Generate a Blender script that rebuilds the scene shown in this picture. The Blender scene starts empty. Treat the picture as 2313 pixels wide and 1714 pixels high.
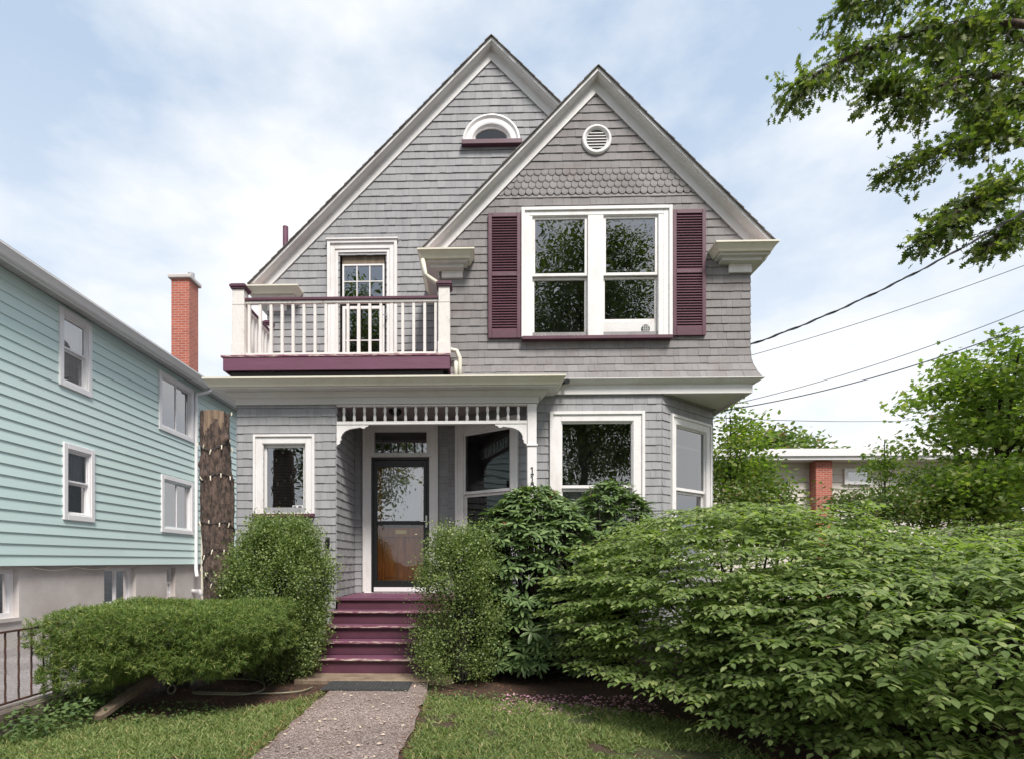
import bpy, bmesh, math, random
import numpy as np
from mathutils import Vector, Matrix
R = math.radians
random.seed(7); rng = np.random.default_rng(7)
scn = bpy.context.scene
COL = scn.collection

# ------------------------------------------------------------------ camera
EYE, FPX, PX0, HY, TH = 1.4, 1242.0, 1050.0, 1267.0, 0.025
cam = bpy.data.cameras.new('camera'); camo = bpy.data.objects.new('camera', cam); COL.objects.link(camo)
camo.location = (0, 0, EYE); camo.rotation_euler = (R(90), 0, TH)
cam.sensor_width = 36; cam.lens = FPX/2313*36
cam.shift_x = (1156.5-PX0)/2313; cam.shift_y = (HY-857)/2313
cam.clip_start = .05; cam.clip_end = 900
scn.camera = camo
# ------------------------------------------------------------------ light
SUN_EL, SUN_AZ = 54, 156       # azimuth clockwise from +Y: behind the camera, a bit to its left
wd = bpy.data.worlds.new("World"); scn.world = wd; wd.use_nodes = True
nt = wd.node_tree; nt.nodes.clear()
def N(t, x, **k):
    n = t.nodes.new(x)
    for a, b in k.items():
        if a in n.inputs.keys(): n.inputs[a].default_value = b
        else: setattr(n, a, b)
    return n
L = nt.links.new
sky = N(nt, 'ShaderNodeTexSky'); sky.sky_type = 'NISHITA'; sky.sun_disc = False
sky.sun_elevation = R(SUN_EL); sky.sun_rotation = R(SUN_AZ); sky.air_density = 1.0; sky.dust_density = 1.5
tc = N(nt, 'ShaderNodeTexCoord')
mp = N(nt, 'ShaderNodeMapping'); mp.inputs['Scale'].default_value = (1.0, 1.0, 2.1); mp.inputs['Location'].default_value = (3.1, .4, .2)
L(tc.outputs['Generated'], mp.inputs['Vector'])
n1 = N(nt, 'ShaderNodeTexNoise', Scale=1.9, Detail=9.0, Roughness=.56); L(mp.outputs[0], n1.inputs['Vector'])
r1 = N(nt, 'ShaderNodeValToRGB'); r1.color_ramp.elements[0].position = .44; r1.color_ramp.elements[1].position = .70
L(n1.outputs['Fac'], r1.inputs['Fac'])
# more cloud low down, more blue high up
sep = N(nt, 'ShaderNodeSeparateXYZ'); L(tc.outputs['Generated'], sep.inputs[0])
r2 = N(nt, 'ShaderNodeMapRange'); r2.inputs['From Min'].default_value = .08; r2.inputs['From Max'].default_value = .62
r2.inputs['To Min'].default_value = .75; r2.inputs['To Max'].default_value = -.02; L(sep.outputs['Z'], r2.inputs['Value'])
ad = N(nt, 'ShaderNodeMath', operation='ADD'); ad.use_clamp = True; L(r1.outputs['Color'], ad.inputs[0]); L(r2.outputs[0], ad.inputs[1])
mulc = N(nt, 'ShaderNodeMath', operation='MULTIPLY_ADD'); mulc.inputs[1].default_value = .90; mulc.inputs[2].default_value = .06; L(ad.outputs[0], mulc.inputs[0])
mx = N(nt, 'ShaderNodeMix', data_type='RGBA'); mx.inputs['B'].default_value = (4.75, 4.75, 4.75, 1)
veil = N(nt, 'ShaderNodeMix', data_type='RGBA'); veil.inputs['Factor'].default_value = .72; veil.inputs['B'].default_value = (2.5, 3.12, 3.85, 1); L(sky.outputs[0], veil.inputs['A'])
L(mulc.outputs[0], mx.inputs['Factor']); L(veil.outputs['Result'], mx.inputs['A'])
bg = N(nt, 'ShaderNodeBackground', Strength=.15); L(mx.outputs['Result'], bg.inputs['Color'])
ow = N(nt, 'ShaderNodeOutputWorld'); L(bg.outputs[0], ow.inputs[0])
sun = bpy.data.lights.new('sun', 'SUN'); sun.energy = 3.3; sun.angle = R(16); sun.color = (1, .955, .89)
suno = bpy.data.objects.new('sun', sun); COL.objects.link(suno)
az = R(SUN_AZ); sd = Vector((math.sin(az)*math.cos(R(SUN_EL)), math.cos(az)*math.cos(R(SUN_EL)), math.sin(R(SUN_EL))))
suno.rotation_euler = sd.to_track_quat('Z', 'Y').to_euler(); suno.location = sd*60
scn.view_settings.view_transform = 'Standard'; scn.view_settings.look = 'None'
scn.view_settings.exposure = 0.66; scn.view_settings.gamma = 1
scn.render.engine = 'CYCLES'
scn.cycles.max_bounces = 8; scn.cycles.transparent_max_bounces = 12

# ------------------------------------------------------------------ survey: turns a measured sight line and a known depth into a point
cT, sT = math.cos(TH), math.sin(TH)
def P(px, py, Y):
    a = (px-PX0)/FPX; X = (a*cT-sT)*Y/(cT+a*sT); D = -X*sT+Y*cT
    return X, EYE-(py-HY)/FPX*D
def PXs(px, py, X):
    a = (px-PX0)/FPX; Y = X*(cT+a*sT)/(a*cT-sT); D = -X*sT+Y*cT
    return Y, EYE-(py-HY)/FPX*D
def xa(px, Y): return P(px, 0, Y)[0]
def za(py, Y, px=1081): return P(px, py, Y)[1]

# ------------------------------------------------------------------ mesh builder
class FR:   # a wall plane: u along it, z up, d out of it
    def __init__(s, O, U, Nn): s.O = Vector(O); s.U = Vector(U).normalized(); s.N = Vector(Nn).normalized()
    def __call__(s, u, z, d=0): return s.O+s.U*u+s.N*d+Vector((0, 0, z))
class MB:
    def __init__(s): s.v = []; s.f = []; s.m = []
    def add(s, vs, fs, mi=0):
        b = len(s.v); s.v += [tuple(p) for p in vs]; s.f += [tuple(i+b for i in f) for f in fs]; s.m += [mi]*len(fs)
    def box(s, x0, x1, y0, y1, z0, z1, mi=0):
        s.add([(x, y, z) for x in (x0, x1) for y in (y0, y1) for z in (z0, z1)],
              [(0, 1, 3, 2), (4, 6, 7, 5), (0, 4, 5, 1), (2, 3, 7, 6), (0, 2, 6, 4), (1, 5, 7, 3)], mi)
    def ob(s, F, u0, u1, z0, z1, d0, d1, mi=0):
        s.add([F(u, z, d) for u in (u0, u1) for d in (d0, d1) for z in (z0, z1)],
              [(0, 1, 3, 2), (4, 6, 7, 5), (0, 4, 5, 1), (2, 3, 7, 6), (0, 2, 6, 4), (1, 5, 7, 3)], mi)
    def ring(s, F, u0, u1, z0, z1, w, d0, d1, wb=None, wt=None, mi=0):   # rectangular frame butted at the corners
        wb = w if wb is None else wb; wt = w if wt is None else wt
        s.ob(F, u0, u0+w, z0, z1, d0, d1, mi); s.ob(F, u1-w, u1, z0, z1, d0, d1, mi)
        if wt: s.ob(F, u0+w, u1-w, z1-wt, z1, d0, d1, mi)
        if wb: s.ob(F, u0+w, u1-w, z0, z0+wb, d0, d1, mi)
    def sweep(s, prof, A, B, mi=0, closed=False):   # prof -> list of points at each end given by functions A, B
        n = len(prof); va = [A(*p) for p in prof]; vb = [B(*p) for p in prof]
        fs = [(i, i+1, n+i+1, n+i) for i in range(n-1)]
        if closed: fs += [(n-1, 0, n, 2*n-1), tuple(range(n-1, -1, -1)), tuple(range(n, 2*n))]
        s.add(va+vb, fs, mi)
    def tube(s, pts, rad, n=8, mi=0, cap=True):
        pts = [Vector(p) for p in pts]
        if not hasattr(rad, '__len__'): rad = [rad]*len(pts)
        vs = []; ref = None
        for i, p in enumerate(pts):
            t = (pts[min(i+1, len(pts)-1)]-pts[max(i-1, 0)]).normalized()
            if ref is None: ref = Vector((1, 0, 0)) if abs(t.x) < .8 else Vector((0, 1, 0))
            a = (ref-t*ref.dot(t)).normalized(); b = t.cross(a); ref = a
            for k in range(n):
                w = 2*math.pi*k/n; vs.append(p+(a*math.cos(w)+b*math.sin(w))*rad[i])
        fs = []
        for i in range(len(pts)-1):
            for k in range(n):
                k2 = (k+1) % n; fs.append((i*n+k, i*n+k2, (i+1)*n+k2, (i+1)*n+k))
        if cap: fs += [tuple(range(n-1, -1, -1)), tuple(range((len(pts)-1)*n, len(pts)*n))]
        s.add(vs, fs, mi)
    def lathe(s, c, prof, n=10, mi=0):
        s.tube([(c[0], c[1], c[2]+h) for r, h in prof], [r for r, h in prof], n, mi)
def rootloc(o):
    while o.parent: o = o.parent
    return Vector(o.location)
def mats(me, m):
    for k in (m if isinstance(m, (list, tuple)) else [m]): me.materials.append(k)
def build(mb, name, m, parent=None, smooth=False, bevel=0, loc=None):
    me = bpy.data.meshes.new(name)
    off = rootloc(parent) if parent else Vector(loc or (0, 0, 0))
    me.from_pydata([(a-off.x, b-off.y, c-off.z) for a, b, c in mb.v], [], mb.f)
    mats(me, m); me.polygons.foreach_set('material_index', mb.m)
    if smooth: me.polygons.foreach_set('use_smooth', [True]*len(mb.f))
    o = bpy.data.objects.new(name, me); COL.objects.link(o)
    if parent: o.parent = parent
    elif loc: o.location = loc
    if bevel:
        b = o.modifiers.new('bevel', 'BEVEL'); b.width = bevel; b.segments = 1; b.limit_method = 'ANGLE'
    return o
def tag(o, label=None, cat=None, group=None, kind=None):
    if label: o['label'] = label
    if cat: o['category'] = cat
    if group: o['group'] = group
    if kind: o['kind'] = kind
    return o
def thing(name, loc, label, cat, group=None):
    o = bpy.data.objects.new(name, None); o.location = loc; COL.objects.link(o); o.empty_display_size = .3
    return tag(o, label, cat, group)
def copy_tree(o, parent=None):
    c = o.copy(); COL.objects.link(c); c.parent = parent
    for ch in list(o.children): copy_tree(ch, c)
    return c

# ------------------------------------------------------------------ materials
def mat(name, col, rough=.6, col2=None, nscale=6., bump=0., island=None, metal=0, stretch=(1, 1, 1), spec=.5, bscale=None, detail=6., lo=.35, hi=.65):
    m = bpy.data.materials.new(name); m.use_nodes = True; t = m.node_tree; t.nodes.clear()
    o = N(t, 'ShaderNodeOutputMaterial'); p = N(t, 'ShaderNodeBsdfPrincipled'); t.links.new(p.outputs[0], o.inputs[0])
    p.inputs['Roughness'].default_value = rough; p.inputs['Metallic'].default_value = metal; p.inputs['Specular IOR Level'].default_value = spec
    p.inputs['Base Color'].default_value = (*col, 1)
    tc = N(t, 'ShaderNodeTexCoord'); mp = N(t, 'ShaderNodeMapping'); mp.inputs['Scale'].default_value = stretch
    t.links.new(tc.outputs['Object'], mp.inputs[0]); cur = None
    if col2:
        n = N(t, 'ShaderNodeTexNoise', Scale=nscale, Detail=detail, Roughness=.65); t.links.new(mp.outputs[0], n.inputs[0])
        r = N(t, 'ShaderNodeValToRGB'); r.color_ramp.elements[0].position = lo; r.color_ramp.elements[1].position = hi
        r.color_ramp.elements[0].color = (*col, 1); r.color_ramp.elements[1].color = (*col2, 1)
        t.links.new(n.outputs['Fac'], r.inputs[0]); cur = r.outputs[0]
    if island:
        g = N(t, 'ShaderNodeNewGeometry'); mr = N(t, 'ShaderNodeMapRange')
        mr.inputs['To Min'].default_value = 1-island; mr.inputs['To Max'].default_value = 1+island
        t.links.new(g.outputs['Random Per Island'], mr.inputs[0])
        vm = N(t, 'ShaderNodeVectorMath', operation='SCALE')
        if cur: t.links.new(cur, vm.inputs[0])
        else: vm.inputs[0].default_value = col
        t.links.new(mr.outputs[0], vm.inputs['Scale']); cur = vm.outputs[0]
    if cur: t.links.new(cur, p.inputs['Base Color'])
    if bump:
        n = N(t, 'ShaderNodeTexNoise', Scale=bscale or nscale*4, Detail=6.); t.links.new(mp.outputs[0], n.inputs[0])
        b = N(t, 'ShaderNodeBump', Strength=bump, Distance=.02); t.links.new(n.outputs['Fac'], b.inputs['Height']); t.links.new(b.outputs[0], p.inputs['Normal'])
    return m
def leafmat(name, c1, c2, c3=None, trans=.3, rough=.45):
    m = bpy.data.materials.new(name); m.use_nodes = True; t = m.node_tree; t.nodes.clear()
    o = N(t, 'ShaderNodeOutputMaterial'); p = N(t, 'ShaderNodeBsdfPrincipled', Roughness=rough); p.inputs['Specular IOR Level'].default_value = .35
    g = N(t, 'ShaderNodeNewGeometry'); r = N(t, 'ShaderNodeValToRGB'); e = r.color_ramp.elements
    e[0].color = (*c1, 1); e[1].color = (*c2, 1); e[0].position = .1; e[1].position = .82
    if c3: x = e.new(.97); x.color = (*c3, 1)
    t.links.new(g.outputs['Random Per Island'], r.inputs[0]); t.links.new(r.outputs[0], p.inputs['Base Color'])
    tr = N(t, 'ShaderNodeBsdfTranslucent'); vm = N(t, 'ShaderNodeVectorMath', operation='MULTIPLY'); vm.inputs[1].default_value = (1.5, 1.7, .6)
    t.links.new(r.outputs[0], vm.inputs[0]); t.links.new(vm.outputs[0], tr.inputs[0])
    mx = N(t, 'ShaderNodeMixShader'); mx.inputs[0].default_value = trans
    t.links.new(p.outputs[0], mx.inputs[1]); t.links.new(tr.outputs[0], mx.inputs[2]); t.links.new(mx.outputs[0], o.inputs[0])
    return m
def glassmat(name, refl, tint, wav=.006):
    m = bpy.data.materials.new(name); m.use_nodes = True; t = m.node_tree; t.nodes.clear()
    o = N(t, 'ShaderNodeOutputMaterial'); gl = N(t, 'ShaderNodeBsdfGlossy', Roughness=.0); gl.inputs['Color'].default_value = (.95, .95, .97, 1)
    tp = N(t, 'ShaderNodeBsdfTransparent'); tp.inputs[0].default_value = (*tint, 1)
    fr = N(t, 'ShaderNodeLayerWeight', Blend=.35); mr = N(t, 'ShaderNodeMapRange'); mr.inputs['To Min'].default_value = refl; mr.inputs['To Max'].default_value = .9
    t.links.new(fr.outputs['Fresnel'], mr.inputs[0])
    tc = N(t, 'ShaderNodeTexCoord'); n = N(t, 'ShaderNodeTexNoise', Scale=2.2, Detail=1.); t.links.new(tc.outputs['Object'], n.inputs[0])
    b = N(t, 'ShaderNodeBump', Strength=wav, Distance=.5); t.links.new(n.outputs['Fac'], b.inputs['Height']); t.links.new(b.outputs[0], gl.inputs['Normal'])
    mx = N(t, 'ShaderNodeMixShader'); t.links.new(mr.outputs[0], mx.inputs[0]); t.links.new(tp.outputs[0], mx.inputs[1]); t.links.new(gl.outputs[0], mx.inputs[2])
    t.links.new(mx.outputs[0], o.inputs[0]); return m
M = {}
M['shingle'] = mat('grey_shingle_paint', (.258, .258, .268), .75, (.305, .300, .306), 1.4, .15, .075, stretch=(9, 9, 1.2), bscale=7)
M['shingle_worn'] = mat('weathered_shingle_paint', (.225, .212, .212), .8, (.175, .150, .143), 2.2, .15, .08, stretch=(1, 1, 1.2), bscale=30, lo=.45, hi=.75)
M['gap'] = mat('shingle_gap', (.06, .055, .055), .9)
M['butt'] = mat('shingle_butt_shade', (.10, .092, .09), .9)  # shadow line under each course painted into the butt colour; wall backing shares it
M['white'] = mat('white_trim_paint', (.74, .715, .705), .5, (.58, .53, .50), 4, .12, stretch=(1, 1, .4), bscale=30, lo=.5, hi=.85)
M['greyt'] = mat('grey_white_trim_paint', (.66, .645, .635), .55, (.58, .55, .53), 2.2, .12, lo=.45, hi=.8, bscale=30)
M['beam'] = mat('beam_paint', (.62, .60, .59), .55, (.57, .55, .53), 1.2, .06, bscale=10)
M['peel'] = mat('peeling_white_paint', (.70, .66, .63), .7, (.36, .30, .26), 9, .3, stretch=(1, 1, .35), lo=.58, hi=.74)
M['cream'] = mat('cream_gutter_paint', (.68, .645, .54), .4, (.58, .53, .42), 2.5, .05, lo=.5, hi=.8)
M['ceil'] = mat('porch_ceiling', (.36, .33, .33), .6, (.30, .27, .27), 2)
M['purple'] = mat('plum_paint', (.085, .028, .047), .5, (.11, .038, .062), 3, .1, lo=.4, hi=.75)
M['plumlt'] = mat('faded_plum_paint', (.15, .056, .098), .6, (.12, .042, .072), 4, .15, stretch=(.4, 1, 3))
M['plumworn'] = mat('worn_plum_edge', (.19, .06, .10), .7, (.60, .48, .42), 14, .3, stretch=(.5, 2, 5), lo=.48, hi=.60)
M['roof'] = mat('asphalt_roof', (.10, .09, .085), .9, (.17, .155, .145), 5, .5, .2)
M['lead'] = mat('peeling_lead_roof', (.55, .47, .44), .8, (.38, .30, .27), 5, .4)
M['glass'] = glassmat('window_glass', .22, (.62, .66, .66))
M['glassd'] = glassmat('porch_glass', .035, (.55, .58, .58))
M['glasss'] = glassmat('storm_glass', .045, (.93, .93, .93))
M['glassu'] = glassmat('storm_glass_upper', .28, (.9, .9, .9))
M['glassn'] = glassmat('neighbour_glass', .28, (.7, .72, .74))
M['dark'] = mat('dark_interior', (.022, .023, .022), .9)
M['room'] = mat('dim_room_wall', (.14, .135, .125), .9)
M['blind'] = mat('window_blind', (.42, .43, .40), .7)
M['curtain'] = mat('curtain', (.55, .55, .57), .8, (.42, .42, .45), 3, stretch=(14, 14, .3))
M['black'] = mat('black_metal', (.012, .013, .014), .35)
M['wood'] = mat('varnished_door_wood', (.62, .22, .045), .3, (.34, .10, .025), 4, .1, stretch=(6, 1, .7))
M['brass'] = mat('brass', (.55, .42, .18), .35, metal=1)
M['steel'] = mat('satin_metal', (.5, .48, .46), .35, metal=1)
M['aqua'] = mat('aqua_siding', (.55, .70, .68), .5, (.60, .715, .69), .35, .08, bscale=60, lo=.3, hi=.7, stretch=(1, .35, 1.6), island=.035)
M['nwhite'] = mat('white_vinyl', (.78, .76, .77), .45)
M['soffit'] = mat('white_soffit', (.55, .55, .55), .6, (.42, .42, .42), 3, stretch=(1, 6, 1))
M['concrete'] = mat('concrete', (.56, .52, .50), .85, (.45, .40, .375), 1.3, .3, bscale=40)
M['curb'] = mat('mossy_curb', (.17, .135, .11), .9, (.09, .07, .055), 5, .6)
M['bark'] = mat('bark', (.125, .085, .068), .95, (.04, .029, .025), 24, 1.0, stretch=(1, 1, .4), bscale=50, lo=.42, hi=.6)
M['barkd'] = mat('dark_branch_bark', (.055, .045, .038), .9, (.03, .025, .02), 9, .6)
M['cutwood'] = mat('pale_bare_wood', (.27, .19, .13), .8, (.16, .11, .075), 5, .4, stretch=(3, 3, .2))
M['plank'] = mat('weathered_plank', (.24, .185, .135), .85, (.14, .10, .07), 5, .5, stretch=(6, 6, .6))
M['mat'] = mat('rubber_mat', (.03, .031, .033), .9, (.06, .06, .06), 30, .4)
M['iron'] = mat('rusty_iron', (.035, .02, .018), .7, (.09, .035, .02), 12, .3)
M['hose'] = mat('garden_hose', (.20, .19, .13), .5)
M['cable'] = mat('power_cable', (.03, .03, .035), .7)
M['strap'] = mat('faded_tag', (.70, .62, .50), .6)
M['beige'] = mat('beige_siding', (.58, .53, .48), .7, (.63, .58, .53), .7)
M['litter'] = mat('dry_leaf', (.45, .36, .28), .8, island=.45)
M['petal'] = mat('pink_petals', (.62, .32, .42), .7, island=.35)
def brickmat(name, c1, c2, mortar, scale, axis):
    m = bpy.data.materials.new(name); m.use_nodes = True; t = m.node_tree; p = t.nodes['Principled BSDF']; p.inputs['Roughness'].default_value = .85
    tc = N(t, 'ShaderNodeTexCoord'); s = N(t, 'ShaderNodeSeparateXYZ'); c = N(t, 'ShaderNodeCombineXYZ'); a = N(t, 'ShaderNodeMath', operation='ADD')
    t.links.new(tc.outputs['Object'], s.inputs[0]); t.links.new(s.outputs[0], a.inputs[0]); t.links.new(s.outputs[1], a.inputs[1])
    t.links.new(a.outputs[0], c.inputs[0]); t.links.new(s.outputs[2], c.inputs[1])
    b = N(t, 'ShaderNodeTexBrick'); b.inputs['Color1'].default_value = (*c1, 1); b.inputs['Color2'].default_value = (*c2, 1); b.inputs['Mortar'].default_value = (*mortar, 1)
    b.inputs['Scale'].default_value = 1; b.inputs['Brick Width'].default_value = .2; b.inputs['Row Height'].default_value = .067; b.inputs['Mortar Size'].default_value = .006
    t.links.new(c.outputs[0], b.inputs[0]); t.links.new(b.outputs[0], p.inputs['Base Color'])
    bp = N(t, 'ShaderNodeBump', Strength=.5, Distance=.01); bp.invert = True; t.links.new(b.outputs['Fac'], bp.inputs['Height']); t.links.new(bp.outputs[0], p.inputs['Normal'])
    return m
M['brick'] = brickmat('red_brick', (.44, .115, .07), (.33, .08, .05), (.42, .34, .30), 1, 0)
M['leaf_spray'] = leafmat('layered_leaf', (.13, .185, .055), (.25, .32, .12), (.38, .42, .18), .42, .45)
M['leaf_box'] = leafmat('box_leaf', (.085, .13, .038), (.20, .255, .085), (.33, .38, .15), .34, .38)
M['leaf_yew'] = leafmat('yew_needle', (.055, .10, .02), (.165, .235, .05), (.36, .35, .11), .3, .5)
M['leaf_rhodo'] = leafmat('rhododendron_leaf', (.08, .13, .05), (.165, .235, .09), (.23, .31, .13), .2, .32)
M['leaf_rust'] = mat('rusty_flower_stub', (.23, .10, .05), .7, island=.5)
M['leaf_oak'] = leafmat('oak_leaf', (.045, .075, .018), (.125, .165, .04), (.22, .24, .08), .42, .45)
M['leaf_maple'] = leafmat('maple_leaf', (.11, .175, .035), (.23, .31, .075), (.36, .37, .14), .48, .5)
M['leaf_mid'] = leafmat('backyard_leaf', (.075, .125, .03), (.16, .22, .06), (.22, .15, .09), .3, .5)
M['grass'] = leafmat('grass_blade', (.13, .185, .05), (.26, .315, .11), (.42, .36, .18), .25, .6)
M['weed'] = leafmat('weed_leaf', (.07, .12, .04), (.15, .21, .075), None, .25, .5)
def groundmat():
    m = bpy.data.materials.new('lawn_soil'); m.use_nodes = True; t = m.node_tree; p = t.nodes['Principled BSDF']; p.inputs['Roughness'].default_value = .95
    tc = N(t, 'ShaderNodeTexCoord'); n = N(t, 'ShaderNodeTexNoise', Scale=1.1, Detail=8., Roughness=.7); t.links.new(tc.outputs['Object'], n.inputs[0])
    r = N(t, 'ShaderNodeValToRGB'); e = r.color_ramp.elements; e[0].position = .42; e[1].position = .6; e[0].color = (.075, .045, .03, 1); e[1].color = (.055, .075, .022, 1)
    t.links.new(n.outputs['Fac'], r.inputs[0])
    n2 = N(t, 'ShaderNodeTexNoise', Scale=60., Detail=4.); t.links.new(tc.outputs['Object'], n2.inputs[0])
    mx = N(t, 'ShaderNodeMix', data_type='RGBA', blend_type='OVERLAY'); mx.inputs['Factor'].default_value = .7; t.links.new(r.outputs[0], mx.inputs['A']); t.links.new(n2.outputs['Fac'], mx.inputs['B'])
    t.links.new(mx.outputs['Result'], p.inputs['Base Color'])
    b = N(t, 'ShaderNodeBump', Strength=.8, Distance=.03); t.links.new(n2.outputs['Fac'], b.inputs['Height']); t.links.new(b.outputs[0], p.inputs['Normal']); return m
def speckmat(name, cols, scale):
    m = bpy.data.materials.new(name); m.use_nodes = True; t = m.node_tree; p = t.nodes['Principled BSDF']; p.inputs['Roughness'].default_value = .9
    tc = N(t, 'ShaderNodeTexCoord'); v = N(t, 'ShaderNodeTexVoronoi', Scale=scale); t.links.new(tc.outputs['Object'], v.inputs[0])
    sp = N(t, 'ShaderNodeSeparateColor'); t.links.new(v.outputs['Color'], sp.inputs[0])
    r = N(t, 'ShaderNodeValToRGB'); e = r.color_ramp.elements; e[0].color = (*cols[0], 1); e[1].color = (*cols[2], 1); x = e.new(.55); x.color = (*cols[1], 1); e[0].position = .05; e[2].position = .97
    t.links.new(sp.outputs[0], r.inputs[0])
    n = N(t, 'ShaderNodeTexNoise', Scale=.9, Detail=5., Roughness=.6); t.links.new(tc.outputs['Object'], n.inputs[0])
    r3 = N(t, 'ShaderNodeMapRange'); r3.inputs['From Min'].default_value = .35; r3.inputs['From Max'].default_value = .7; r3.inputs['To Min'].default_value = 1.12; r3.inputs['To Max'].default_value = .68; t.links.new(n.outputs['Fac'], r3.inputs[0])
    vm = N(t, 'ShaderNodeVectorMath', operation='SCALE'); t.links.new(r.outputs[0], vm.inputs[0]); t.links.new(r3.outputs[0], vm.inputs['Scale']); t.links.new(vm.outputs[0], p.inputs['Base Color'])
    b = N(t, 'ShaderNodeBump', Strength=.6, Distance=.008); t.links.new(sp.outputs[1], b.inputs['Height']); t.links.new(b.outputs[0], p.inputs['Normal']); return m
M['ground'] = groundmat()
M['path'] = speckmat('pebbled_asphalt', ((.12, .088, .075), (.235, .175, .155), (.45, .365, .33)), 105)
M['drive'] = speckmat('driveway_asphalt', ((.16, .14, .14), (.24, .215, .21), (.33, .30, .30)), 70)
M['footing'] = mat('stained_footing', (.27, .20, .14), .9, (.15, .105, .075), 5, .6)
M['street'] = mat('street_asphalt', (.07, .07, .072), .9, (.10, .10, .10), 3)
M['soil'] = mat('mulch_soil', (.085, .042, .026), .95, (.04, .024, .017), 14, 1.0)

# ------------------------------------------------------------------ leaves
def leafset(name, tv, tf, pos, xd, up, sc, m, parent=None, loc=None, smooth=False):
    """many small leaves as one mesh: template tv/tf placed at pos, long axis xd, normal near up"""
    pos = np.asarray(pos, float); xd = np.asarray(xd, float); up = np.asarray(up, float); sc = np.asarray(sc, float).reshape(-1, 1, 1)
    x = xd/np.maximum(np.linalg.norm(xd, axis=1, keepdims=True), 1e-9)
    y = np.cross(up, x); y /= np.maximum(np.linalg.norm(y, axis=1, keepdims=True), 1e-9); z = np.cross(x, y)
    tv = np.asarray(tv, float); k = len(tv); n = len(pos)
    V = pos[:, None, :]+sc*(tv[None, :, 0:1]*x[:, None]+tv[None, :, 1:2]*y[:, None]+tv[None, :, 2:3]*z[:, None])
    off = rootloc(parent) if parent else Vector(loc or (0, 0, 0))
    V = V.reshape(-1, 3)-np.array(off)
    ls = np.array([len(f) for f in tf]); idx = np.concatenate([np.array(f) for f in tf])
    LI = (idx[None, :]+(np.arange(n)*k)[:, None]).ravel(); LT = np.tile(ls, n); st = np.concatenate([[0], np.cumsum(LT)[:-1]])
    me = bpy.data.meshes.new(name); me.vertices.add(n*k); me.vertices.foreach_set('co', V.ravel().astype(np.float32))
    me.loops.add(len(LI)); me.loops.foreach_set('vertex_index', LI.astype(np.int32))
    me.polygons.add(len(LT)); me.polygons.foreach_set('loop_start', st.astype(np.int32)); me.polygons.foreach_set('loop_total', LT.astype(np.int32))
    if smooth: me.polygons.foreach_set('use_smooth', np.ones(len(LT), bool))
    me.update(calc_edges=True); mats(me, m)
    o = bpy.data.objects.new(name, me); COL.objects.link(o)
    if parent: o.parent = parent
    elif loc: o.location = loc
    return o
LEAF = ([(0, 0, 0), (.3, .27, .03), (.66, .23, .0), (1, 0, -.13), (.66, -.23, .0), (.3, -.27, .03), (.33, 0, -.03), (.68, 0, -.05)],
        [(0, 6, 1), (1, 6, 7, 2), (2, 7, 3), (0, 5, 6), (5, 4, 7, 6), (4, 3, 7)])
SMALL = ([(0, 0, 0), (.5, .32, .06), (1, 0, -.05), (.5, -.32, .06)], [(0, 1, 2), (0, 2, 3)])
BLADE = ([(0, .07, 0), (0, -.07, 0), (.6, .05, .0), (.6, -.05, .0), (1, 0, -.15)], [(0, 1, 3, 2), (2, 3, 4)])
RHODO = ([(0, 0, 0), (.25, .10, .03), (.6, .14, .0), (.9, .08, -.08), (1, 0, -.12), (.9, -.08, -.08), (.6, -.14, 0), (.25, -.10, .03), (.6, 0, -.035)],
         [(0, 8, 2, 1), (2, 8, 4, 3), (0, 7, 6, 8), (6, 5, 4, 8)])
OAK = ([(0, .02, 0), (.18, .06, .01), (.22, .32, .05), (.34, .10, 0), (.50, .40, .05), (.60, .11, -.02), (.78, .30, .02), (.82, .09, -.04), (1, 0, -.1),
        (.82, -.09, -.04), (.78, -.30, .02), (.60, -.11, -.02), (.50, -.40, .05), (.34, -.10, 0), (.22, -.32, .05), (.18, -.06, .01), (0, -.02, 0)],
       [(0, 1, 15, 16), (1, 2, 3), (15, 13, 14), (1, 3, 13, 15), (3, 4, 5), (13, 11, 12), (3, 5, 11, 13), (5, 6, 7), (11, 9, 10), (5, 7, 9, 11), (7, 8, 9)])
MAPLE = ([(0, 0, 0), (.1, .42, .03), (.38, .25, 0), (.62, .52, .03), (.66, .18, -.02), (1, 0, -.1), (.66, -.18, -.02), (.62, -.52, .03), (.38, -.25, 0), (.1, -.42, .03), (.35, 0, -.04)],
         [(0, 10, 2, 1), (2, 10, 4, 3), (4, 10, 6, 5), (6, 10, 8, 7), (8, 10, 0, 9)])
def rdir(n, zs=1.):
    v = rng.normal(size=(n, 3)); v[:, 2] *= zs; return v/np.linalg.norm(v, axis=1, keepdims=True)

# ================================================================== SETTING
def sheet(name, x0, x1, y0, y1, z, m, kind='structure', wob=0, n=24):
    mb = MB(); ys = np.linspace(y0, y1, n); e0 = [x0+random.uniform(-wob, wob) for _ in ys]; e1 = [x1+random.uniform(-wob, wob) for _ in ys]
    for i in range(n-1): mb.add([(e0[i], ys[i], z), (e1[i], ys[i], z), (e1[i+1], ys[i+1], z), (e0[i+1], ys[i+1], z)], [(0, 1, 2, 3)])
    return tag(build(mb, name, m), kind=kind)
GZ = -.03
sheet('ground', -300, 300, -300, 300, GZ, M['ground'], n=3)
sheet('path', -1.62, -.56, -1.6, 6.7, .0, M['path'], wob=.025, n=60)
sheet('driveway', -9, -4.06, -1.6, 30, .012, M['drive'], n=8)
sheet('sidewalk', -60, 60, -3.2, -1.6, .004, M['path'], n=3)
sheet('street', -120, 120, -11, -3.6, -.022, M['street'], n=3)
mb = MB(); mb.box(-60, 60, -3.6, -3.2, -.05, .03); tag(build(mb, 'kerb', M['concrete']), kind='structure')
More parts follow.
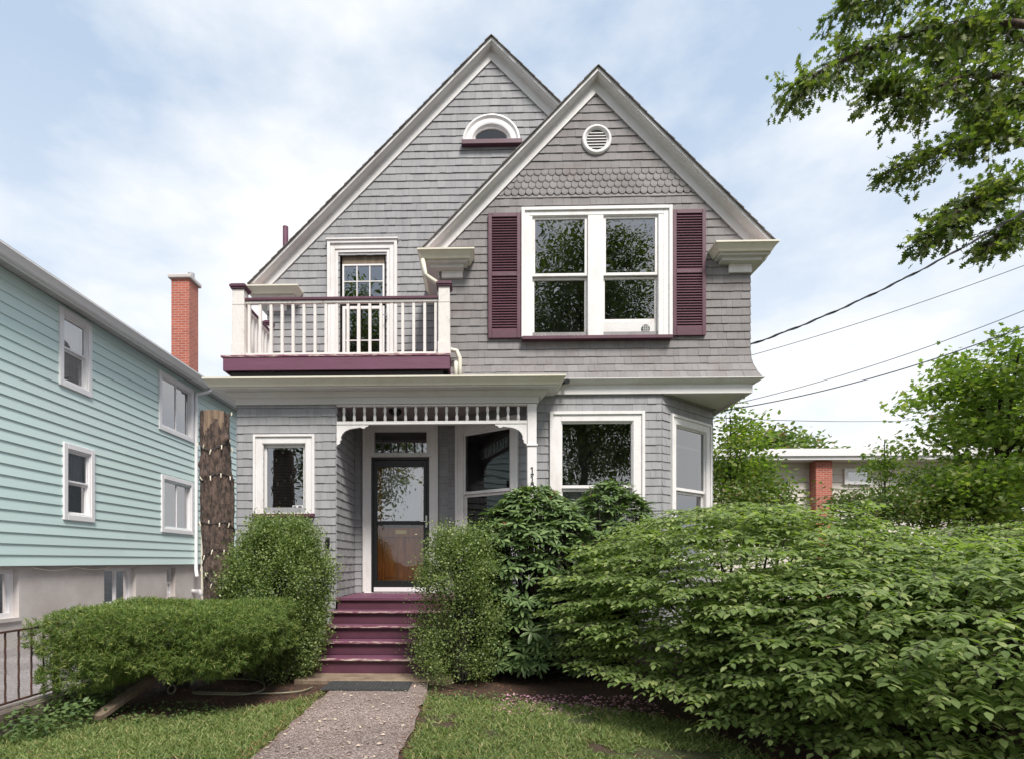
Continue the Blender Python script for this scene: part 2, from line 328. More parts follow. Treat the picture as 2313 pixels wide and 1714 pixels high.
# soil beds
def blob_sheet(name, pts, z, m):
    mb = MB(); mb.add([(x, y, z) for x, y in pts], [tuple(range(len(pts)))]); return tag(build(mb, name, m), kind='structure')
bedL = [(-3.9, 4.5), (-3.3, 4.75), (-2.6, 5.0), (-2.2, 5.25), (-1.75, 5.6), (-1.66, 5.9), (-1.66, 6.6), (-2.0, 7.8), (-3.4, 7.9), (-3.9, 7.9)]
blob_sheet('soil_bed', bedL, GZ+.006, M['soil'])
bedR = [(-.52, 5.75), (.3, 5.6), (1.25, 5.3), (1.8, 4.85), (2.0, 4.2), (2.15, 3.3), (2.3, 2.2), (8, 2), (8, 9), (3, 8.3), (.9, 8.2), (-.52, 7.8)]
blob_sheet('soil_bed', bedR, GZ+.006, M['soil'])

# ================================================================== HOUSE
YL, YD, YR = 7.9, 9.07, 8.15      # porch front wall / door wall and tall gable / bay gable
H = thing('wooden_house', (.2, 9, 0), 'grey shingled two-gabled house with plum trim, porch steps and balcony', 'house')
FL = FR((0, YL, 0), (1, 0, 0), (0, -1, 0)); FD = FR((0, YD, 0), (1, 0, 0), (0, -1, 0)); FG = FR((0, YR, 0), (1, 0, 0), (0, -1, 0))
FS = FR((-2.06, 0, 0), (0, 1, 0), (1, 0, 0))      # recess side wall
XL, XR = -3.5, 3.87
XGL, XGR = xa(995, YR), xa(1693, YR)
BX0, BX1, BXB = .80, xa(1494, YR), xa(1609, YD)
XFL = -.50
def facet(x0, y0, x1, y1):
    d = Vector((x1-x0, y1-y0, 0)); n = Vector((d.y, -d.x, 0)); return FR((x0, y0, 0), d, n), d.length
FA, LA = facet(XFL, YD, BX0, YR); FB, LB = facet(BX1, YR, BXB, YD)
def shingles(mb, F, lo, hi, z0, z1, ex=.12, holes=(), off=None, wmin=.075, wmax=.19, jit=.003, mi=0):
    k = 0; z = z0
    while z < z1-.01:
        zt = min(z+ex, z1); zm = (z+zt)/2
        a, b = lo(z), hi(z)
        segs = [(a, b)]
        for h in holes:
            if h[2] < zm < h[3]:
                ns = []
                for s in segs:
                    if h[0] > s[0]: ns.append((s[0], min(s[1], h[0])))
                    if h[1] < s[1]: ns.append((max(s[0], h[1]), s[1]))
                segs = [s for s in ns if s[1]-s[0] > .01]
        for s in segs:
            u = s[0]
            while u < s[1]-.002:
                w = random.uniform(wmin, wmax); u1 = min(u+w, s[1])
                if s[1]-u1 < .04: u1 = s[1]
                zb = z+random.uniform(-jit, jit); g = .0010; tt = zt+.012
                ob_, ot_ = (off(z), off(tt)) if off else (0, 0)
                th = .018+random.uniform(-.003, .003)
                ua, ub = u+g, u1-g; ta, tb = max(ua, lo(tt)), min(ub, hi(tt))
                if ta > tb-.002:
                    mid = (ta+tb)/2; ta = tb = mid
                vs = [F(ua, zb, .002+ob_), F(ub, zb, .002+ob_), F(ub, zb, th+ob_), F(ua, zb, th+ob_), F(ta, tt, .002+ot_), F(tb, tt, .002+ot_), F(tb, tt, .006+ot_), F(ta, tt, .006+ot_)]
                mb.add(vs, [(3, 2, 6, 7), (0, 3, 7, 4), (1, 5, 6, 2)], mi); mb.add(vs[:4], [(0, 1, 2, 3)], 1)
                u = u1
        z += ex; k += 1
def backing(mb, F, us, top, z0, holes=(), d=0, mi=1):
    cuts = sorted(set([round(u, 5) for u in us]+[h[0] for h in holes]+[h[1] for h in holes]))
    for a, b in zip(cuts[:-1], cuts[1:]):
        m_ = (a+b)/2; hs = sorted([(h[2], h[3]) for h in holes if h[0] < m_ < h[1]])
        z = z0
        for h in hs:
            if h[0] > z: mb.add([F(a, z, d), F(b, z, d), F(b, h[0], d), F(a, h[0], d)], [(0, 1, 2, 3)], mi)
            z = h[1]
        if top(m_) > z: mb.add([F(a, z, d), F(b, z, d), F(b, max(top(b), z), d), F(a, max(top(a), z), d)], [(0, 1, 2, 3)], mi)
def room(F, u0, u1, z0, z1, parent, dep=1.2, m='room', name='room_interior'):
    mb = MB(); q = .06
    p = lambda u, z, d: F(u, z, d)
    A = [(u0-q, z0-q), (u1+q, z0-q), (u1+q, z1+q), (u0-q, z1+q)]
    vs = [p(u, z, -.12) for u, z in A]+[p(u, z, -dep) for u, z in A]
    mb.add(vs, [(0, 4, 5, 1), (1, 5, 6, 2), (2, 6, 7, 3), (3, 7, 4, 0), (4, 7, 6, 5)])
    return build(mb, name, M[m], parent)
def casing(F, u0, u1, z0, z1, w, parent, wt=None, m='white', d=.055, name='window', bottom=0, band=.035):
    """outer raised band + flat inner board + jamb going in"""
    wt = wt or w; mb = MB()
    mb.ring(F, u0, u1, z0, z1, band, .0, d, wb=0, wt=band)
    mb.ring(F, u0+band, u1-band, z0, z1-band, w-band, .0, d-.02, wb=bottom, wt=wt-band)
    mb.ring(F, u0+w-.003, u1-w+.003, z0, z1-wt+.003, .014, -.12, d-.03, wb=.014)
    return build(mb, name, M[m], parent, bevel=.004)
def sash(F, u0, u1, z0, z1, w, parent, d=-.02, g='glass', m='white', wb=None, name='sash', muntin=None, gname='glass'):
    mb = MB(); mb.ring(F, u0, u1, z0, z1, w, d-.035, d, wb=wb)
    gu0, gu1, gz0, gz1 = u0+w, u1-w, z0+(wb if wb is not None else w), z1-w
    if muntin:
        nx, nz = muntin
        for i in range(1, nx): c = gu0+(gu1-gu0)*i/nx; mb.ob(F, c-.009, c+.009, gz0, gz1, d-.024, d-.004)
        for i in range(1, nz):
            c = gz0+(gz1-gz0)*i/nz
            for j in range(nx):
                a = gu0+(gu1-gu0)*j/nx+(.009 if j else 0); b = gu0+(gu1-gu0)*(j+1)/nx-(.009 if j < nx-1 else 0); mb.ob(F, a, b, c-.009, c+.009, d-.023, d-.005)
    o = build(mb, name, M[m], parent, bevel=.003)
    mb = MB(); mb.add([F(gu0-.004, gz0-.004, d-.018), F(gu1+.004, gz0-.004, d-.018), F(gu1+.004, gz1+.004, d-.018), F(gu0-.004, gz1+.004, d-.018)], [(0, 1, 2, 3)])
    build(mb, gname, M[g], parent); return o
def blinds(F, u0, u1, z0, z1, parent, d=-.10, m='blind', step=.022, name='blind'):
    mb = MB(); z = z1
    mb.ob(F, u0, u1, z1-.03, z1, d-.02, d+.02)
    z = z1-.04
    while z > z0:
        mb.add([F(u0, z, d-.009), F(u1, z, d-.009), F(u1, z-.008, d+.010), F(u0, z-.008, d+.010)], [(0, 1, 2, 3)]); z -= step
    mb.ob(F, u0, u1, z0-.012, z0, d-.012, d+.012)
    return build(mb, name, M[m], parent)
def sill(F, u0, u1, z0, z1, parent, m='purple', d=.085):
    mb = MB(); mb.ob(F, u0, u1, z0, z1, 0, d); return build(mb, 'sill', M[m], parent, bevel=.004)

BT = za(912, YL)         # underside of the porch frieze board
# ---- small casement window rect
su0, su1 = xa(574, YL), xa(712, YL); sz1, sz0 = za(982, YL, 600), za(1160, YL, 600)
hS = (su0+.15, su1-.15, sz0+.03, sz1-.14)
# ---- wall: porch block front + recess side
mb = MB()
shingles(mb, FL, lambda z: XL, lambda z: -2.06, .12, BT, .1205, [hS]); backing(mb, FL, [XL, -2.06], lambda u: BT+.3, -.05, [hS])
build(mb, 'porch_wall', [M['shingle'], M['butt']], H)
mb = MB()
shingles(mb, FS, lambda z: YL-.012, lambda z: YD-.02, .88, BT+.1, .1205); backing(mb, FS, [YL, YD], lambda u: BT+.2, -.05)
FW = FR((XL, 0, 0), (0, -1, 0), (-1, 0, 0))
shingles(mb, FW, lambda z: -YD, lambda z: -YL+.012, .12, 3.75, .1205); shingles(mb, FW, lambda z: -18, lambda z: -YD+.012, .12, 5.65, .1205, wmin=.1, wmax=.3); backing(mb, FW, [-18, -YL], lambda u: 3.75, -.05)
mb.box(XL+.02, XL+.04, YD, 18, 3.6, 5.8, 1)
build(mb, 'side_wall', [M['shingle'], M['butt']], H)
# ---- door wall (porch back)
du0, du1 = xa(822.5, YD), xa(987.5, YD); dz0 = .90; dz1 = za(958, YD)
dO = (xa(840, YD), xa(970, YD), dz0, 3.44)
mb = MB()
shingles(mb, FD, lambda z: -2.06, lambda z: XFL, .88, 3.8, .1205, [(du0+.05, du1-.05, 0, dz1-.05)]); backing(mb, FD, [-2.06, XFL], lambda u: 3.85, 0, [(dO[0], dO[1], .9, 3.53)])
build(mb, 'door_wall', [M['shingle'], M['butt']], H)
# ---- tall gable wall
PKX, PKZ = P(1110, 83, YD-.16); ETX, ETZ = P(565, 640, YD-.16); SL = (PKZ-ETZ)/(PKX-ETX)
topM = lambda u: PKZ-.05-abs(u-PKX)*SL
loM = lambda z: max(XL, PKX-(PKZ-.05-z)/SL); hiM = lambda z: min(2.6, PKX+(PKZ-.05-z)/SL)
bu0, bu1 = xa(741, YD), xa(898, YD); bz1 = za(547, YD, 820); bz0 = 4.33
hB = (xa(771, YD)-.02, xa(869, YD)+.02, bz0, za(575, YD, 820))
acx, acz, aR = xa(1109.5, YD), za(324, YD, 1109), .471
mb = MB()
shingles(mb, FD, loM, hiM, 4.15, PKZ-.2, .1215, [hB, (acx-.25, acx+.25, acz, acz+.2)]); backing(mb, FD, [XL, PKX, XR], lambda u: min(topM(u), 99), 3.86, [hB, (acx-.27, acx+.27, acz+.04, acz+.25)])
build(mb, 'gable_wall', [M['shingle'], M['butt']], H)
# ---- bay gable wall
PGX, PGZ = P(1351, 151, YR-.16); EGX, EGZ = P(960, 557, YR-.16); SG = 1.02
zflare = za(855, YR-.1, 1400)
def flare(z): t = max(0, 1-(z-zflare)/.42); return .115*t*t
loG = lambda z: max(XGL-flare(z)*.0, PGX-(PGZ-.05-z)/SG); hiG = lambda z: min(XGR+flare(z), PGX+(PGZ-.05-z)/SG)
wx0, wx1 = xa(1177, YR), xa(1516, YR); wz1, wz0 = za(472, YR, 1345), za(764, YR, 1345)
hW = (wx0+.12, wx1-.12, wz0+.04, wz1-.12)
zs0, zs1 = za(440.6, YR, 1350), za(382, YR, 1350)
vx, vz = P(1347, 319, YR)
mb = MB()
shingles(mb, FG, loG, hiG, zflare, zs0-.0, .1175, [hW], off=flare); shingles(mb, FG, loG, hiG, zs1, PGZ-.25, .1175)
rowh = (zs1-zs0)/4
for r in range(4):      # fish-scale band
    z = zs0+r*rowh; u = loG(z)-.105+(.0525 if r % 2 else 0)
    while u < hiG(z):
        cx = u+.0525; rr = .050; off = .004*random.random(); z_ = z+random.uniform(-.003, .003)
        if cx-rr > loG(z+rowh) and cx+rr < hiG(z+rowh):
            arc = [(cx+rr*math.cos(a), z_+rr*.95+rr*.95*math.sin(a)) for a in np.linspace(math.pi, 2*math.pi, 11)]
            top = [(cx+rr, z_+rowh+.05), (cx-rr, z_+rowh+.05)]
            n = len(arc)
            fr = [FG(a, b, .017+off) for a, b in arc]+[FG(a, b, .005) for a, b in top]; bk = [FG(a, b, .001) for a, b in arc]
            mb.add(fr+bk, [tuple(range(n+2))]+[(i, n+2+i, n+3+i, i+1) for i in range(n-1)])
        u += .105
backing(mb, FG, [XGL, PGX, XGR], lambda u: PGZ-.05-abs(u-PGX)*SG, zflare-.02, [hW])
# back-fill so the band joints read as shingle, and the two side walls
FGL = FR((XGL, 0, 0), (0, -1, 0), (-1, 0, 0)); FGR = FR((XGR, 0, 0), (0, 1, 0), (1, 0, 0))
shingles(mb, FGL, lambda z: -YD, lambda z: -YR+.01, 4.1, 5.75, .1175); backing(mb, FGL, [-YD, -YR], lambda u: 5.9, 3.95)
shingles(mb, FGR, lambda z: YR-.012-flare(z), lambda z: 16, zflare, 5.75, .1175, off=flare, wmin=.1, wmax=.3); backing(mb, FGR, [YR, 16], lambda u: 5.9, 3.9)
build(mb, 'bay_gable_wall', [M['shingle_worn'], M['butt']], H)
# ---- fascia and soffit under the overhang
mb = MB(); zf0 = za(888.5, YR-.05, 1450); zc = za(869, YR-.05, 1450)
fx0 = xa(1216, YR)
for (x0, x1, y0, y1) in ((fx0, XGR+.02, YR-.05, YR+.05), (XGR-.02, XGR+.021, YR+.05, 16)):
    mb.box(x0, x1, y0, y1, zf0, zflare+.02)
def crown(mb, F, ua, ub, z0, z1, d0, d1, ea=0, eb=0, mi=0):
    pr = [(0, d0), (.15, d0+.015), (.2, d0+.03), (.5, d0+.035+(d1-d0)*.25), (.8, d0+(d1-d0)*.8), (.86, d1), (1, d1), (1, 0)]
    mb.sweep(pr, lambda t, d: F(ua+(-d if ea else 0), z0+(z1-z0)*t, d), lambda t, d: F(ub+(d if eb else 0), z0+(z1-z0)*t, d), mi)
crown(mb, FG, fx0, XGR, zc, zflare-.004, .052, .15, 0, 1)
crown(mb, FGR, YR, 16, zc, zflare-.004, .024, .15, 1, 0)
build(mb, 'overhang_fascia', M['greyt'], H)
mb = MB(); mb.box(BX0-.4, XGR-.02, YR+.05, 9.6, zf0+.03, zf0+.05); build(mb, 'overhang_soffit', M['greyt'], H)
# ---- lower bay walls
wb0, wb1 = xa(1241, YR), xa(1455, YR); wbz1 = za(930, YR, 1340); wbz0 = 1.42
hb = (wb0+.17, wb1-.17, wbz0+.05, wbz1-.15)
mb = MB()
shingles(mb, FG, lambda z: BX0, lambda z: BX1, .1, zf0+.03, .1205, [hb]); backing(mb, FG, [BX0, BX1], lambda u: zf0+.03, 0, [hb])
def fu(F, px, O, n):     # distance along a facet of a sight line
    a = (px-PX0)/FPX; # solve (O+u*U) on the ray
    k = (a*cT-sT)/(cT+a*sT)
    return (k*F.O.y-F.O.x)/(F.U.x-k*F.U.y)
ra0, ra1 = fu(FB, 1512, 0, 0), fu(FB, 1602, 0, 0); la0, la1 = fu(FA, 1032, 0, 0), fu(FA, 1172.5, 0, 0)
hr = (ra0+.14, ra1-.14, wbz0+.05, wbz1-.15); hl = (la0+.14, la1-.14, wbz0+.05, wbz1-.15)
shingles(mb, FB, lambda z: 0, lambda z: LB, .1, zf0+.03, .1205, [hr]); backing(mb, FB, [0, LB], lambda u: zf0+.03, 0, [hr])
shingles(mb, FA, lambda z: 0, lambda z: LA, .1, 3.85, .1205, [hl]); backing(mb, FA, [0, LA], lambda u: 3.9, 0, [hl])
FRW = FR((BXB, 0, 0), (0, 1, 0), (1, 0, 0)); shingles(mb, FRW, lambda z: YD, lambda z: 16, .1, zf0+.03, .1205, wmin=.1, wmax=.3); backing(mb, FRW, [YD, 16], lambda u: zf0+.03, 0)
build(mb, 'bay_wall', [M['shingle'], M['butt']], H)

# ---- roofs
def roofslab(mb, px, pz, ex, sl, y0, y1, th=.022, over=.03):
    for s in (-1, 1):
        n = max(2, int((y1-y0)/.0+1)) if False else 2
        ezx = px+s*(ex+over); ezz = pz-(ex+over)*sl
        L_ = math.hypot(ex+over, (ex+over)*sl); k = int(L_/.14)
        for i in range(k):   # courses stepping down the slope
            t0, t1 = i/k, (i+1)/k
            a = (px+s*(ex+over)*t0, pz-(ex+over)*sl*t0); b = (px+s*(ex+over)*t1, pz-(ex+over)*sl*t1)
            nx, nz = s*sl/math.hypot(1, sl), 1/math.hypot(1, sl); j = random.uniform(0, .006)
            A0 = (a[0]+nx*.006, a[1]+nz*.006); B0 = (b[0]+nx*(th*.6+j), b[1]+nz*(th*.6+j)); B1 = (b[0]+nx*.0, b[1]+nz*.0); A1 = (a[0], a[1])
            yy = y0-random.uniform(0, .012)
            mb.add([(A0[0], yy, A0[1]), (B0[0], yy, B0[1]), (B1[0], yy, B1[1]), (A1[0], yy, A1[1]), (A0[0], y1, A0[1]), (B0[0], y1, B0[1]), (B1[0], y1, B1[1]), (A1[0], y1, A1[1])],
                   [(0, 1, 2, 3), (0, 4, 5, 1), (1, 5, 6, 2), (3, 2, 6, 7), (4, 7, 6, 5)])
mb = MB(); roofslab(mb, PKX, PKZ, PKX-ETX, SL, YD-.19, 18); build(mb, 'roof', M['roof'], H)
mb = MB(); roofslab(mb, PGX, PGZ, 2.52, SG, YR-.19, 16); build(mb, 'bay_roof', M['roof'], H)
def rakes(F, px, pz, ex, sl, name):
    mb = MB(); cs = 1/math.hypot(1, sl)
    pr = [(0, .0), (0, .165), (.038, .165), (.045, .150), (.052, .13), (.058, .125), (.062, .05), (.064, .034), (.185, .034), (.185, .0)]
    for s in (-1, 1):
        A = lambda q, d: F(px, pz-q/cs, d)
        B = lambda q, d: F(px+s*(ex-q/cs/sl), pz-ex*sl, d)
        mb.sweep(pr, A, B, closed=True)
    return build(mb, name, M['greyt'], H)
rakes(FD, PKX, PKZ-.004, PKX-ETX, SL, 'rake_trim'); rakes(FG, PGX, PGZ-.004, 2.52, SG, 'bay_rake_trim')
# gutter profile used all round: (t up, d out)
GP = [(0, 0), (.0, .07), (.25, .085), (.55, .11), (.72, .125), (.8, .14), (1, .14), (1, .125), (.86, .02), (.86, 0)]
def gutter(mb, F, ua, ub, z0, z1, d0, ea=0, eb=0, mi=0, scale=1.):
    mb.sweep(GP, lambda t, d: F(ua-(d*scale+d0 if ea else 0), z0+(z1-z0)*t, d0+d*scale), lambda t, d: F(ub+(d*scale+d0 if eb else 0), z0+(z1-z0)*t, d0+d*scale), mi, closed=True)
def cornice_return(F, ua, ub, zt, side, blk, name):
    """boxed eave return: gutter round three sides, stepped bed mould, hipped lead top, frieze block"""
    d0 = .17; zg = zt-.115
    o = MB(); 
    gutter(o, F, ua+.31, ub-.31, zg, zt, d0, 1, 1)
    g = build(o, name, M['cream'], H)
    b = MB(); b.ob(F, ua+.10, ub-.10, zg-.03, zg, .0, d0+.03); b.ob(F, ua+.16, ub-.16, zg-.075, zg-.03, .0, d0-.03)
    # gutter ends returning to the wall
    for uu, s in ((ua+.31-.17, -1), (ub-.31+.17, 1)):
        FE = FR(F(uu, 0, 0), F.N, F.U*s)
        e = MB(); e.sweep(GP, lambda t, d: FE(-.02, zg+(zt-zg)*t, d), lambda t, d: FE(d0+d, zg+(zt-zg)*t, d), closed=True); build(e, 'gutter_end', M['cream'], g)
    b.ob(F, ua+.13, ub-.13, zg+.0, zt-.02, .0, d0)
    build(b, 'bed_mould', M['greyt'], g)
    t = MB(); zb = zt-.02
    A = [F(ua+.03, zb+.02, d0+.12), F(ub-.03, zb+.02, d0+.12), F(ub-.03, zb+.02, .0), F(ua+.03, zb+.02, 0)]; B = [F(ua+.12, zb+.09, .03), F(ub-.22, zb+.09, .03), F(ub-.22, zb+.09, .0), F(ua+.12, zb+.09, 0)]
    t.add(A+B, [(0, 1, 5, 4), (1, 2, 6, 5), (3, 0, 4, 7), (4, 5, 6, 7), (0, 3, 2, 1)]); build(t, 'lead_top', M['lead'], g)
    k = MB(); k.ob(F, blk[0], blk[1], blk[2], zg-.075, 0, .045); build(k, 'frieze_block', M['white'], g, bevel=.004)
    return g
zt1 = za(560, YR-.3, 1000)
cornice_return(FG, xa(942, YR-.31), xa(1071.5, YR-.31), zt1, -1, (xa(996.5, YR)+.01, xa(1045, YR), za(631, YR, 1020)), 'cornice_return')
cornice_return(FG, xa(1618, YR-.31), xa(1762, YR-.31), za(543, YR-.3, 1690), 1, (xa(1644, YR), xa(1695, YR), za(619, YR, 1670)), 'cornice_return')
cornice_return(FD, xa(549, YD-.31), xa(672, YD-.31), za(643, YD-.3, 600), -1, (xa(606, YD), xa(649, YD), za(705, YD, 620)), 'cornice_return')
# side eaves (gutter + soffit) running back
def side_eave(F, u0, u1, zt, name):
    o = MB(); zg = zt-.115; gutter(o, F, u0, u1, zg, zt, .17); g = build(o, name, M['cream'], H)
    b = MB(); b.ob(F, u0, u1, zg-.03, zg-.001, 0, .2); b.ob(F, u0, u1, zg-.16, zg-.031, 0, .04); build(b, 'soffit', M['greyt'], g)
side_eave(FGL, -YD+.01, -YR, zt1, 'side_eave'); side_eave(FGR, YR, 16, za(543, YR-.3, 1690), 'side_eave'); side_eave(FW, -18, -YD, za(643, YD-.3, 600), 'side_eave')

# ---- porch roof, beam, gutter
gz1, gz0 = za(848, YL-.36, 800), za(863, YL-.36, 800)
PRX0, PRX1 = XL, xa(1214.3, YL)
FPL = FR((XL, 0, 0), (0, -1, 0), (-1, 0, 0)); FPR = FR((PRX1, 0, 0), (0, 1, 0), (1, 0, 0))
mb = MB(); gx0, gx1 = xa(470, YL-.36), xa(1262, YL-.36); zz1 = gz1; zz0 = gz1-.115
gutter(mb, FL, PRX0+.0, PRX1, zz0, zz1, .21, 1, 1)
gutter(mb, FPL, -YD-3, -YL, zz0, zz1, .21, 0, 1); gutter(mb, FPR, YL, YR-.04, zz0, zz1, .21, 1, 0)
build(mb, 'porch_gutter', M['cream'], H)
mb = MB(); zb1 = zz0-.02; 
mb.box(PRX0-.26, PRX1+.26, YL-.26, YL+.2, zb1, zz0-.001)                      # soffit board
mb.box(PRX0-.26, PRX0, YL+.2, YD+2, zb1, zz0-.001); mb.box(PRX1, PRX1+.26, YL+.2, YR-.04, zb1, zz0-.001)
crown(mb, FL, PRX0, PRX1, zb1-.085, zb1-.001, .03, .13, 1, 1); crown(mb, FPL, -YD-2, -YL, zb1-.085, zb1-.001, .03, .13, 0, 1); crown(mb, FPR, YL, YR-.02, zb1-.085, zb1-.001, .03, .13, 1, 0)
build(mb, 'porch_cornice', M['greyt'], H)
mb = MB(); mb.box(PRX0-.012, PRX1+.012, YL-.045, YL+.09, BT, zb1); mb.box(PRX1-.13, PRX1+.01, YL+.09, YR-.002, BT, zb1); mb.box(PRX0-.03, PRX0-.003, YL+.09, YD+2, BT, zb1)
build(mb, 'porch_beam', M['beam'], H, bevel=.005)
mb = MB()
mb.add([(gx0+.09, YL-.33, gz1-.01), (gx1-.09, YL-.33, gz1-.01), (gx1-.3, YD-.03, gz1+.14), (gx0+.25, YD-.03, gz1+.14), (gx0+.09, YL-.33, gz1-.03), (gx1-.09, YL-.33, gz1-.03), (gx1-.3, YD-.03, gz1-.03), (gx0+.25, YD-.03, gz1-.03)],
       [(0, 1, 2, 3), (4, 7, 6, 5), (0, 4, 5, 1), (1, 5, 6, 2), (3, 2, 6, 7), (0, 3, 7, 4)])
mb.box(gx0+.16, gx1-.01, YL-.30, YL-.26, gz1-.005, gz1+.018)
build(mb, 'porch_roof', M['roof'], H)
mb = MB()
for i in range(15): mb.box(-2.045, BX0+.0, YL+.095+i*.078, YL+.095+i*.078+.074, 3.745, 3.76)
build(mb, 'porch_ceiling', M['ceil'], H)
mb = MB(); lx, lz = P(893, 925, 8.5); mb.tube([(lx, 8.5, 3.745), (lx, 8.5, 3.70), (lx, 8.5, 3.66)], [.10, .10, .06], 14); build(mb, 'porch_light', M['black'], H, smooth=False)
# ---- post, frieze of spindles, brackets
pxa, pxb = xa(1190.5, YL), xa(1212, YL)
mb = MB(); zcap = za(1003, YL, 1200)
mb.box(pxa+.002, pxb-.002, YL-.03, YL+.10, zcap, BT-.002); mb.box(pxa-.012, pxb+.012, YL-.045, YL+.115, zcap-.03, zcap); mb.box(pxa, pxb, YL-.03, YL+.10, .88, zcap-.03)
post = build(mb, 'porch_post', M['white'], H, bevel=.006)
rz1, rz0 = za(950, YL), za(957.5, YL)
sx0 = -2.05
mb = MB(); mb.box(sx0, pxa, YL-.02, YL+.05, rz0, rz1); mb.box(sx0, pxa, YL-.02, YL+.05, BT-.025, BT-.002)
fz = build(mb, 'spindle_frieze', M['white'], H, bevel=.004)
hh = BT-.025-rz1; sp0 = None
for i in range(18):
    x = xa(776.6+i*23.2, YL)
    if sp0 is None:
        q = MB(); pr = [(.010, 0), (.021, .02), (.023, .06), (.021, .10), (.013, .125), (.018, .135), (.013, .147), (.020, .17), (.023, .21), (.018, hh-.02), (.010, hh)]
        q.lathe((0, 0, 0), [(r, h/.27*hh if h not in (hh, hh-.02) else h) for r, h in pr], 10)
        me = bpy.data.meshes.new('spindle'); me.from_pydata(q.v, [], q.f); mats(me, M['white']); me.polygons.foreach_set('use_smooth', [True]*len(q.f)); sp0 = me
    o = bpy.data.objects.new('spindle', sp0); COL.objects.link(o); o.parent = fz; o.location = Vector((x, YL+.015, rz1))-rootloc(H)
def bracket(x, s):
    # scroll-sawn bracket outline in (a away from post, b down)
    pts = [(0, 0), (.46, 0), (.455, .02), (.42, .03), (.40, .055), (.365, .05), (.34, .035), (.30, .045), (.25, .05), (.18, .065), (.12, .095), (.08, .14), (.06, .19), (.065, .225), (.045, .25), (.05, .275), (.02, .30), (0, .30)]
    mb = MB(); n = len(pts)
    f = [(x+s*a, YL-.012, rz0-.001-b*.95) for a, b in pts]; k = [(x+s*a, YL+.028, rz0-.001-b*.95) for a, b in pts]
    mb.add(f+k, [tuple(range(n)), tuple(range(2*n-1, n-1, -1))]+[(i, i+n, (i+1) % n+n, (i+1) % n) for i in range(n)])
    build(mb, 'bracket', M['white'], H)
bracket(-2.048, 1); bracket(pxa, -1)
# house numbers on the post: 1 1 2
def stroke(mb, pts, w, y, t=.008):
    for (a, b), (c, d) in zip(pts[:-1], pts[1:]):
        dx, dz = c-a, d-b; l = math.hypot(dx, dz) or 1; nx, nz = -dz/l*w/2, dx/l*w/2
        q = [(a+nx, b+nz), (a-nx, b-nz), (c-nx, d-nz), (c+nx, d+nz)]
        mb.add([(p[0], y, p[1]) for p in q]+[(p[0], y-t, p[1]) for p in q], [(0, 1, 2, 3), (7, 6, 5, 4), (0, 4, 5, 1), (1, 5, 6, 2), (2, 6, 7, 3), (3, 7, 4, 0)])
ncx = (pxa+pxb)/2+.004
for k, ch in enumerate('112'):
    zc_ = za(1063, YL, 1200)-k*.122; mb = MB(); y = YL-.031
    if ch == '1':
        stroke(mb, [(ncx, zc_-.05), (ncx, zc_+.052)], .013, y); stroke(mb, [(ncx, zc_+.05), (ncx-.02, zc_+.034)], .010, y-.001); stroke(mb, [(ncx-.022, zc_-.05), (ncx+.022, zc_-.05)], .011, y-.002)
    else:
        arc = [(ncx+.024*math.cos(a), zc_+.026+.026*math.sin(a)) for a in np.linspace(math.pi*.95, -.5, 10)]
        stroke(mb, arc+[(ncx-.024, zc_-.05)], .011, y); stroke(mb, [(ncx-.026, zc_-.05), (ncx+.028, zc_-.05)], .012, y-.002)
    build(mb, 'house_number', M['black'], post)
# ---- porch floor, steps, skirt
ZF = .885
mb = MB(); x = -2.0
while x < 1.0:
    mb.box(x+.003, x+.082, YL-.12, YD-.002, ZF-.03, ZF+random.uniform(-.001, .001)); x += .086
build(mb, 'porch_floor', M['plumlt'], H, bevel=.003)
mb = MB(); mb.box(-2.03, 1.0, YL-.15, YL-.12, ZF-.04, ZF+.004); mb.box(-2.02, 1.0, YL-.115, YL-.09, .0, ZF-.031)
build(mb, 'porch_edge', M['plumlt'], H, bevel=.004)
mb = MB(); mb.box(-.36, 1.0, YL-.14, YL-.118, .02, ZF-.05); build(mb, 'porch_skirt', M['greyt'], H)
steps = MB(); rz = .169; run = .27; yy = YL-.12
st = None
for k in range(1, 5):
    q = MB(); zt = ZF-k*rz; y1 = yy-(k-1)*run; y0 = YL-.12-k*run
    q.box(-2.06, -.36, y0-.0, y1-.004, zt-.032, zt); q.box(-2.065, -.355, y0-.012, y0-.001, zt-.027, zt+.001, 1)
    o = build(q, 'tread', [M['plumlt'], M['plumworn']], H, bevel=.004)
    q = MB(); q.box(-2.02, -.40, y0+.03, y0+.05, (zt-rz if k < 4 else -.01), zt-.033); build(q, 'riser', M['purple'], o)
q = MB(); q.box(-2.02, -.40, YL-.119+.0, YL-.117, ZF-rz, ZF-.04); build(q, 'riser', M['purple'], H)
for s in (-2.02, -.40):      # stringers
    q = MB(); pts = [(YL-.12, ZF-.04)]
    for k in range(1, 5): pts += [(YL-.12-(k-1)*run-.0, ZF-k*rz-.034), (YL-.12-k*run+.03, ZF-k*rz-.034)]
    pts += [(YL-.12-4*run+.03, 0), (YL-.12, 0)]
    a = s-.012 if s < -1 else s-.012; n = len(pts)
    q.add([(a, p[0], p[1]) for p in pts]+[(a+.024, p[0], p[1]) for p in pts], [tuple(range(n)), tuple(range(2*n-1, n-1, -1))]+[(i, i+n, (i+1) % n+n, (i+1) % n) for i in range(n)])
    build(q, 'stringer', M['purple'], H)
mb = MB(); mb.box(-2.15, -.3, 6.33, 6.72, -.05, .03); build(mb, 'concrete_footing', M['footing'], H, bevel=.015)

